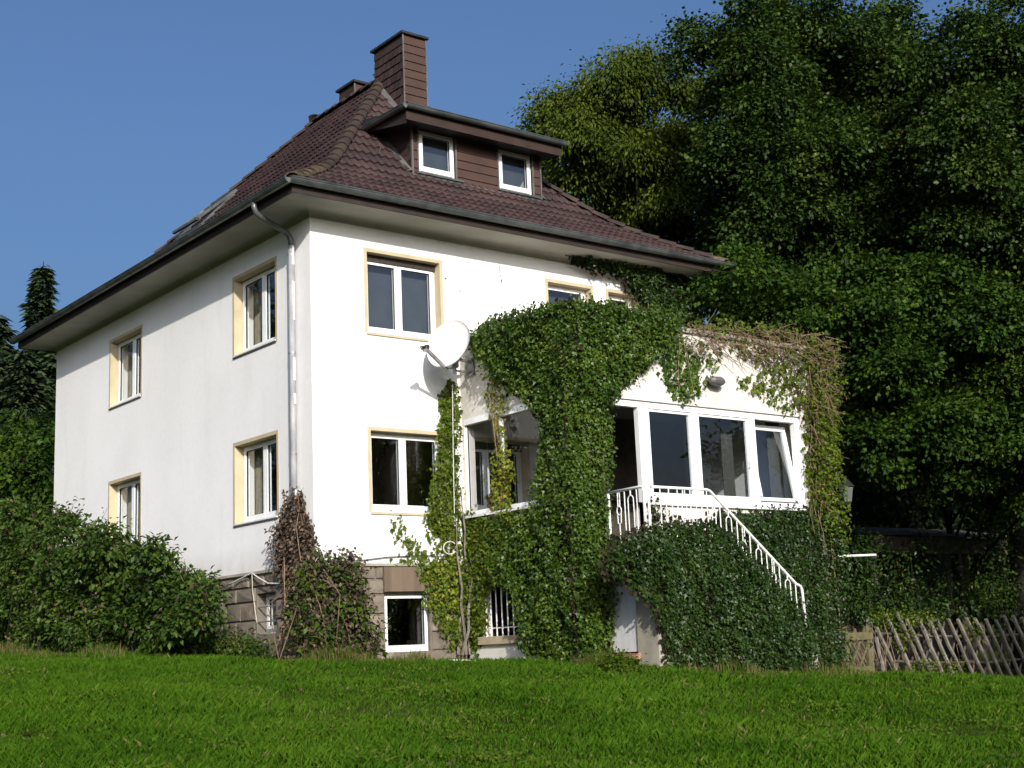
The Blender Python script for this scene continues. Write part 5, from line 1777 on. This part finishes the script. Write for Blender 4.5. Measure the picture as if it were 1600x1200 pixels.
# dead creeper at the house corner and the bramble below it
dc = thing('dead_creeper', 'withered brown creeper clinging to the downpipe at the house corner', 'creeper', (-.2, .3, 1.0))
ivy_patch('dead_foliage', L_DRY, dc, [
    ('x', -.03, [(462, 770), (474, 766), (482, 800), (492, 830), (496, 900), (480, 960), (455, 930), (438, 880), (440, 830), (452, 800)], 2100, .24, 311),
    ('y', -.02, [(486, 800), (494, 850), (500, 900), (486, 930)], 500, .2, 312)], size=(.035, .07), shape=(OVAL, OVAL_F), seed=14)
stems('stems', M['twig'], dc, [wiggly((-.12 - .05 * (k % 3), .15 + .1 * k, .1), (-.12, .25 + .06 * k, 2.2 + .1 * (k % 3)), 9, .04) for k in range(8)], .012)
def fclumps(lst, Y, dy):
    out = []
    for (px, py, rx, ry) in lst:
        c = on_y(px, py, Y + random.uniform(-.1, .1))
        k = ((c - CAM) @ _f) / FPX
        out.append((c, (rx * k, dy, ry * k)))
    return out
shrub('bramble_bush', 'tangled bramble with green and withered leaves at the house corner', (.2, -.5, gz(.2, -.5)),
      fclumps([(495, 900, 26, 32), (535, 905, 30, 32), (512, 950, 36, 36), (550, 945, 28, 32), (488, 1000, 24, 28), (525, 1000, 36, 28), (565, 1000, 22, 26), (474, 960, 16, 28)], -.36, .24),
      L_BRAM, .08, 120, 34, (.09, .09, .08), 321, extra=[(L_DRY, 1.5, .8, 'dead_leaves', (OVAL, OVAL_F)), (L_WEED, .04, 1.9, 'broad_leaves', (LOBED, LOBED_F))], canes=26)
shrub('ground_elder', 'low green plants along the foot of the left plinth', (-.35, 2.0, gz(-.35, 2)),
      [((-.45, 1.2 + .42 * i, gz(-.4, 1.2 + .42 * i) + .12), (.25, .28, .14 + .08 * (i % 2))) for i in range(6)],
      L_BRAM, .06, 90, 50, (.10, .12, .07), 331, canes=12, cat='plants')
c_ = on_y(970, 1046, -3.95)
shrub('small_shrub', 'small round green plant at the foot of the stair landing', (c_[0], -3.95, gz(c_[0], -3.95)),
      [((c_[0], -3.95, gz(c_[0], -3.95) + .10), (.24, .2, .14))], L_WEED, .045, 40, 60, (.07, .07, .05), 341, canes=1)
# houseplant on the inner sill
hp = thing('potted_plant', 'pale-leaved plant on the sill of the side window', 'plant', (AX0 + .12, -.55, 2.03))
m_ = MB(); m_.lathe([(.0, 0), (.06, 0), (.08, .13), (.07, .13), (.0, .12)], (AX0 + .16, -.50, 2.105), 12); m_.build('pot', M['rust'], hp)
rs = np.random.default_rng(342); n = 60
leaves('foliage', L_IVYY, hp, np.array([AX0 + .16, -.50, 2.24]) + rs.normal(size=(n, 3)) * np.array([.03, .08, .04]), rs.normal(size=(n, 3)) + np.array([0, 0, .6]), rs.normal(size=(n, 3)), rs.uniform(.06, .12, n), (OVAL, OVAL_F))

# ------------------------------------------------------------------ gate and fence
FY = -2.72
gate = thing('garden_gate', 'low wooden lattice garden gate beside the ivy-covered garden room', 'gate', (8.35, FY, gz(8.35, FY)))
g0, g1 = 8.02, 8.72
zb = gz(8.4, FY)
for x in (g0, g1 - .10):
    b = MB(); b.box(x, FY - .03, zb - .05, x + .10, FY + .03, zb + .80); b.build('stile', M['gate_wood'], gate)
b = MB(); b.box(g0 - .03, FY - .05, zb + .58, g1 + .03, FY - .031, zb + .70); b.build('top_rail', M['gate_wood'], gate)
b = MB(); b.box(g0, FY - .05, zb + .02, g1, FY - .031, zb + .16); b.build('bottom_rail', M['gate_wood'], gate)
def slat(parent, mat, p, q, w_, t_, clip=None):
    b = MB(); b.bar(p, q, t_, w_, up=(0, 0, 1)); return b.build('slat', mat, parent)
for k in range(4):
    xa = g0 - .12 + k * .23
    for sg in (1, -1):
        x_lo, x_hi = (xa, xa + .46) if sg > 0 else (xa + .46, xa)
        z_lo, z_hi = zb + .10, zb + .76
        # keep within the frame
        def cl(p, q):
            (x0, z0), (x1, z1) = p, q
            out = []
            t0, t1 = 0.0, 1.0
            dx = x1 - x0
            for bd, s in ((g0 + .02, 1), (g1 - .02, -1)):
                if abs(dx) < 1e-6: continue
                t = (bd - x0) / dx
                if s * dx > 0: t0 = max(t0, t)
                else: t1 = min(t1, t)
            if t1 - t0 < .12: return None
            return (x0 + dx * t0, z0 + (z1 - z0) * t0), (x0 + dx * t1, z0 + (z1 - z0) * t1)
        r_ = cl((x_lo, z_lo), (x_hi, z_hi))
        if r_:
            y = FY + (-.012 if sg > 0 else .012)
            slat(gate, M['gate_wood'], (r_[0][0], y, r_[0][1]), (r_[1][0], y, r_[1][1]), .036, .018)
b = MB(); b.tube([(g1 - .05, FY - .04, zb + .52), (g1 - .05, FY - .09, zb + .50), (g1 - .09, FY - .09, zb + .47)], .012, 6); b.build('latch', M['black'], gate)

fence = thing('lattice_fence', 'leaning rustic lattice fence of split poles to the right of the gate', 'fence', (9.0, FY, gz(9, FY)))
fp = random.Random(44)
def pole(p, q, rad, name='picket'):
    b = MB()
    n = 5
    pts = [np.array(p) + (np.array(q) - np.array(p)) * i / n + np.array([fp.gauss(0, .006), fp.gauss(0, .006), 0]) for i in range(n + 1)]
    b.tube(pts, [rad * fp.uniform(.9, 1.12) for _ in pts], 6)
    return b.build(name, M['wood'], fence)
x = 8.55
while x < 13.6:
    h = 1.0 + fp.gauss(0, .04)
    if x < 9.1: h = .60 + max(0, x - 8.6) * .8
    ln = .68 * h
    pole((x + ln + fp.gauss(0, .012), FY - .045, gz(x + ln, FY) - .05), (max(x, 8.80) + fp.gauss(0, .02), FY - .05 - fp.uniform(0, .02), gz(x, FY) + h + .03), .034)
    x += .285 + fp.gauss(0, .006)
x = 8.9
while x < 13.4:
    h = .86 + fp.gauss(0, .06)
    o_ = pole((x, FY + .02, gz(x, FY) - .03), (x + .5, FY + .03, gz(x + .5, FY) + h), .018)
    o_.data.materials[0] = M['dark_wood']
    x += .36
for z in (.28, .72):
    for a, b_ in ((8.8, 10.4), (10.4, 12.0), (12.0, 13.7)):
        pole((a, FY + .0, gz(a, FY) + z), (b_, FY + .0, gz(b_, FY) + z), .022, 'rail').data.materials[0] = M['dark_wood']
for x in (8.80, 10.4, 12.0, 13.6):
    pole((x, FY + .07, gz(x, FY) - .1), (x, FY + .07, gz(x, FY) + .95), .045, 'post')

# plants growing over the fence and in the shade behind
shrub('wild_hedge', 'leafy climber hanging over the left part of the lattice fence', (9.6, FY + .1, gz(9.6, FY)),
      fclumps([(1390, 962, 22, 12), (1420, 965, 24, 12), (1408, 995, 14, 14), (1450, 970, 22, 12), (1440, 1044, 26, 9), (1485, 1044, 34, 9), (1520, 980, 10, 14), (1372, 966, 10, 10)], FY - .06, .14),
      L_IVYL, .055, 55, 28, (.09, .06, .07), 401, canes=8)
shrub('undergrowth_bush', 'shaded bush with yellow-orange sprigs behind the fence', (10.6, -.9, gz(10.6, -.9)),
      fclumps([(1390, 920, 30, 30), (1440, 940, 40, 28), (1390, 955, 30, 25), (1500, 945, 40, 28), (1400, 860, 14, 30), (1540, 920, 35, 35), (1470, 900, 22, 22), (1450, 850, 12, 24)], -.9, .4),
      L_IVYD, .085, 120, 34, (.17, .17, .13), 402, extra=[(L_FALL, .015, 1.0, 'turning_leaves', (OVAL, OVAL_F))], canes=14, cane_mat=M['bark'])
shrub('undergrowth_bush', 'tall shaded bush at the far right behind the fence', (13.2, -1.2, gz(13.2, -1.2)),
      fclumps([(1560, 800, 40, 40), (1590, 860, 45, 45), (1560, 920, 45, 40), (1600, 760, 35, 40), (1620, 930, 40, 40), (1540, 840, 30, 40), (1590, 980, 40, 30)], -1.2, .5),
      L_BRAM, .085, 140, 36, (.17, .17, .13), 403, extra=[(L_FALL, .012, 1.0, 'turning_leaves', (OVAL, OVAL_F))], canes=14, cane_mat=M['bark'])
shrub('undergrowth_bush', 'dark bush in the gap between the garden room and the fence', (9.3, -.6, gz(9.3, -.6)),
      fclumps([(1330, 900, 22, 40), (1345, 940, 25, 30), (1335, 850, 18, 30)], -.8, .35),
      L_IVYD, .075, 80, 46, (.13, .13, .1), 404, canes=12)

# old wooden lean-to behind the fence
sy = -.5
sx0, sx1 = float(on_y(1362, 850, sy)[0]), float(on_y(1640, 850, sy)[0])
shed = thing('garden_shelter', 'dark old wooden shelter roof half hidden in the bushes behind the fence', 'shelter', (sx0, sy, gz(sx0, sy)))
zt = float(on_y(1400, 862, sy)[2])
b = MB(); b.box(sx0, sy, zt - .02, sx1, sy + .05, zt + .30); b.build('fascia_board', M['dark_wood'], shed)
b = MB(); b.quad((sx0 - .1, sy - .08, zt + .32), (sx1 + .1, sy - .08, zt + .32), (sx1 + .1, sy + 2.4, zt + .75), (sx0 - .1, sy + 2.4, zt + .75)); b.build('roof', M['dark_wood'], shed)
for x in (sx0 + .1, (sx0 + sx1) / 2, sx1 - .1):
    b = MB(); b.box(x, sy + .06, gz(x, sy) - .1, x + .1, sy + .16, zt); b.build('post', M['dark_wood'], shed)
b = MB(); b.box(sx0, sy + 2.2, gz(sx0, sy + 2) - .1, sx1, sy + 2.25, zt + .6); b.build('back_wall', M['dark_wood'], shed)
# pale rail and lantern fixed to the far wall of the garden room
p0, p1 = on_y(1318, 869, -2.0), on_y(1368, 867, -2.0)
hb = thing('pale_rail', 'short pale horizontal rail in the shade behind the garden room', 'rail', (AX1, -2.0, p0[2]))
b = MB(); b.tube([(AX1 - .01, -2.0, p0[2] + .02), tuple(p0), tuple(p1)], .022, 8); b.build('bar', M['rail'], hb)
lc = on_y(1323, 772, -2.35)
lt = thing('wall_lantern', 'old hexagonal lantern on a wall bracket in the shade of the trees', 'lantern', (AX1, -2.35, lc[2]))
b = MB(); b.tube([(AX1 - .01, -2.35, lc[2] - .28), (lc[0], -2.35, lc[2] - .30), (lc[0], -2.35, lc[2] - .18)], .014, 8); b.build('bracket', M['black'], lt)
b = MB(); b.lathe([(.0, -.20), (.05, -.19), (.07, -.14), (.075, -.13)], tuple(lc), 6); b.build('lantern_base', M['black'], lt)
b = MB(); b.lathe([(.072, -.13), (.115, .12)], tuple(lc), 6); b.build('lantern_glass', M['frost'], lt)
b = MB(); b.lathe([(.14, .12), (.13, .14), (.05, .24), (.025, .26), (.03, .29), (.0, .32)], tuple(lc), 6); b.build('lantern_roof', M['black'], lt)

# ------------------------------------------------------------------ loose cables
m_ = MB(); m_.tube([(-.06, 2.95, 1.10), (-.07, 2.3, 1.20), (-.07, 1.75, 1.29), (-.09, 1.55, 1.22), (-.09, 1.2, 1.10), (-.07, .9, 1.08), (-.07, .7, 1.06)], .011, 6)
c1 = m_.build('white_cable', M['cable'], None, smooth=True); tag(c1, 'white cable sagging along the top of the left cellar wall', 'cable')
m_ = MB(); m_.tube([(-.075, 1.74, 1.28), (-.08, 1.72, 1.05), (-.07, 1.66, .75), (-.07, 1.60, .55)], .005, 6)
tag(m_.build('hanging_wire', M['hose'], None), 'thin pale wire hanging down the left cellar wall', 'wire')
m_ = MB(); m_.tube([(.05, -.03, 1.33), (.7, -.03, 1.345), (1.2, -.03, 1.40), (1.8, -.03, 1.43), (2.3, -.03, 1.42)], .007, 6)
tag(m_.build('wall_wire', M['black'], None), 'thin dark wire running along the foot of the white front wall', 'wire')
hz = on_y(715, 1020, -.9)
m_ = MB(); m_.tube([(1.75 + .12 * i, -.75 - .1 * math.sin(i * .9), gz(1.75 + .12 * i, -.8) + .03) for i in range(8)], .014, 6)
tag(m_.build('garden_hose', M['hose'], None, smooth=True), 'pale piece of hose lying in the grass below the ivy strand', 'hose')

# ------------------------------------------------------------------ lawn
def lawn():
    r = np.random.default_rng(500)
    N = 390000
    # points spread over the view, denser close to the camera
    u = r.random(N)
    dist = 6.5 + 19 * u ** 1.15
    ang = YAW + np.radians(r.uniform(-29, 29, N))
    X = CAM[0] + np.sin(ang) * dist; Y = CAM[1] + np.cos(ang) * dist
    keep = ~((X > -.06) & (Y > -.06) & (X < W + .1)) & ~((X > AX0 - .08) & (X < AX1 + .3) & (Y > AY - .08)) & ~((X > SX0 - .03) & (X < 6.5) & (Y > SY - .05))
    keep &= ~((Y > FY + .05) & (X > 8)) & ~((X < 0) & (X > -1.2) & (Y > 2.6))
    X, Y = X[keep], Y[keep]
    near = np.zeros(len(X))
    dst = np.minimum.reduce([np.abs(np.clip(-Y, 0, 9)) + np.where((X > -1) & (X < 3), 0, 9), np.abs(np.clip(AY - Y, 0, 9)) + np.where((X > 2.4) & (X < 3.2), 0, 9), np.abs(np.clip(SY - Y, 0, 9)) + np.where((X > 3) & (X < 7), 0, 9)])
    patch = bumps(X * .55, Y * .55, 77, 1.0)
    worn = np.clip(1 - dst / 1.3, 0, 1) * (.35 + .6 * patch)
    k2 = r.random(len(X)) > worn
    X, Y, dst, patch = X[k2], Y[k2], dst[k2], patch[k2]
    Z = ground_z(X, Y)
    n = len(X)
    tall = .45 + .8 * bumps(X * .9, Y * .9, 78, 1.0) + .5 * bumps(X * 3.1, Y * 3.1, 80, 1.0) ** 2
    H = r.uniform(.035, .085, n) * tall * (1 - .35 * np.clip(1 - dst / 1.2, 0, 1))
    a = r.uniform(0, 2 * math.pi, n)
    lean = np.stack([np.cos(a), np.sin(a), np.zeros(n)], 1) * (H * r.uniform(.2, .9, n))[:, None]
    b = a + math.pi / 2 + r.normal(size=n) * .6
    wd = np.stack([np.cos(b), np.sin(b), np.zeros(n)], 1) * r.uniform(.0026, .0056, n)[:, None]
    P = np.stack([X, Y, Z - .005], 1)
    up = np.array([0, 0, 1.0])
    V = np.empty((n, 4, 3))
    V[:, 0] = P - wd; V[:, 1] = P + wd
    mid = P + lean * .3 + up * (H * .6)[:, None]
    V[:, 2] = mid + wd * 1.1
    V[:, 3] = P + lean + up * H[:, None]
    dry = (r.random(n) < .005 + .05 * bumps(X * 1.2, Y * 1.2, 81, 1.0) ** 3 + .55 * np.clip(1 - dst / 1.6, 0, 1) * patch)
    tri = np.array([(0, 1, 2), (0, 2, 3)])
    for nm, sel, mt, lb, ct in (('lawn_grass', ~dry, L_GRASS, 'rough green lawn grass in front of the villa', 'grass'), ('dry_grass', dry, L_STRAW, 'scattered straw-coloured blades near the foot of the walls', 'grass')):
        v = V[sel]
        o = mesh_np(nm, v.reshape(-1, 3), (tri[None] + (np.arange(len(v)) * 4)[:, None, None]).reshape(-1, 3), mt)
        tag(o, lb, ct, kind='stuff')
    # tall fringe at the foot of the thicket and the walls
    n2 = 9000
    fx = np.concatenate([r.normal(-1.9, .28, n2 // 2), r.uniform(-.9, 1.3, n2 // 4), r.uniform(2.3, 3.0, n2 // 8), r.uniform(3.2, 8.0, n2 // 8)])
    fy = np.concatenate([r.uniform(1.5, 13, n2 // 2), r.normal(-.75, .16, n2 // 4), r.normal(-3.05, .12, n2 // 8), r.normal(-3.98, .10, n2 // 8)])
    hh = r.uniform(.06, .24, len(fx)) * bumps(fx * 2, fy * 2, 79, 1.4) + .04
    a2 = r.uniform(0, 6.28, len(fx))
    base = np.stack([fx, fy, ground_z(fx, fy)], 1)
    ln = np.stack([np.cos(a2), np.sin(a2), np.zeros(len(fx))], 1) * (hh * r.uniform(.2, 1.0, len(fx)))[:, None]
    sd = np.stack([-np.sin(a2), np.cos(a2), np.zeros(len(fx))], 1) * .004
    tri = np.array([(0, 1, 2), (0, 2, 3), (3, 2, 4)])
    V2 = np.stack([base - sd, base + sd, base + ln * .35 + up * (hh * .6)[:, None] + sd * .8, base + ln * .35 + up * (hh * .6)[:, None] - sd * .8, base + ln + up * hh[:, None]], 1)
    straw = r.random(len(fx)) < .5
    for nm, sel, mt, lb in (('tall_grass', ~straw, L_GRASS, 'tall uncut grass along the foot of the bushes and walls'), ('withered_grass', straw, L_STRAW, 'withered tall grass along the foot of the bushes and walls')):
        v = V2[sel]
        tag(mesh_np(nm, v.reshape(-1, 3), (tri[None] + (np.arange(len(v)) * 5)[:, None, None]).reshape(-1, 3), mt), lb, 'grass', kind='stuff')
    # clover and fallen leaves
    cx_, cy2 = [], []
    for k in range(46):
        D = r.uniform(9.5, 18); an = YAW + math.radians(r.uniform(-23, 23))
        m = r.integers(60, 220); sp = r.uniform(.10, .34)
        cx_.append(CAM[0] + math.sin(an) * D + r.normal(size=m) * sp); cy2.append(CAM[1] + math.cos(an) * D + r.normal(size=m) * sp)
    cx_, cy2 = np.concatenate(cx_), np.concatenate(cy2)
    ok = ~((cx_ > -.1) & (cy2 > -.1)) & ~((cx_ > AX0 - .2) & (cy2 > SY - .1))
    cx_, cy2 = cx_[ok], cy2[ok]
    P3 = np.stack([cx_, cy2, ground_z(cx_, cy2) + r.uniform(.03, .075, len(cx_))], 1)
    o = leaves('clover', L_WEED, None, P3, r.normal(size=P3.shape) + np.array([-.3, -.5, .2]), r.normal(size=P3.shape) * .4 + np.array([-.25, -.5, .8]), r.uniform(.018, .04, len(P3)), (WIDE, OVAL_F))
    tag(o, 'patches of small-leaved clover in the lawn', 'clover')
    m = 110
    D = r.uniform(9.5, 19, m); an = YAW + np.radians(r.uniform(-23, 23, m))
    fx2, fy2 = CAM[0] + np.sin(an) * D, CAM[1] + np.cos(an) * D
    ok = ~((fx2 > -.1) & (fy2 > -.1)) & ~((fx2 > AX0 - .2) & (fy2 > SY - .1))
    fx2, fy2 = fx2[ok], fy2[ok]
    P3 = np.stack([fx2, fy2, ground_z(fx2, fy2) + .05], 1)
    o = leaves('fallen_leaves', L_DRY, None, P3, r.normal(size=P3.shape), r.normal(size=P3.shape) * .5 + np.array([-.2, -.4, .8]), r.uniform(.025, .05, len(P3)), (WIDE, OVAL_F))
    tag(o, 'few brown fallen leaves scattered on the lawn', 'leaves')
    # rosettes of broad-leaved weeds
    pts, dr = [], []
    for k in range(70):
        D = r.uniform(10, 17); an = YAW + math.radians(r.uniform(-22, 22))
        if k < 30:
            an = YAW + math.radians(r.uniform(-20, -14)); D = r.uniform(12.2, 13.6)
        x, y = CAM[0] + math.sin(an) * D, CAM[1] + math.cos(an) * D
        z = gz(x, y)
        for j in range(r.integers(6, 12)):
            t = r.uniform(0, 6.28)
            pts.append((x + .02 * math.cos(t), y + .02 * math.sin(t), z + .03)); dr.append((math.cos(t), math.sin(t), r.uniform(.5, 1.6)))
    pts, dr = np.array(pts), np.array(dr)
    o = leaves('lawn_weeds', L_WEED, None, pts, dr, np.repeat(np.array([[0, 0, 1.0]]), len(pts), 0) + r.normal(size=pts.shape) * .2, r.uniform(.035, .075, len(pts)), (OVAL * np.array([.8, 1, 1]), OVAL_F))
    tag(o, 'rosettes of broad-leaved weeds dotted over the lawn', 'weeds')
lawn()
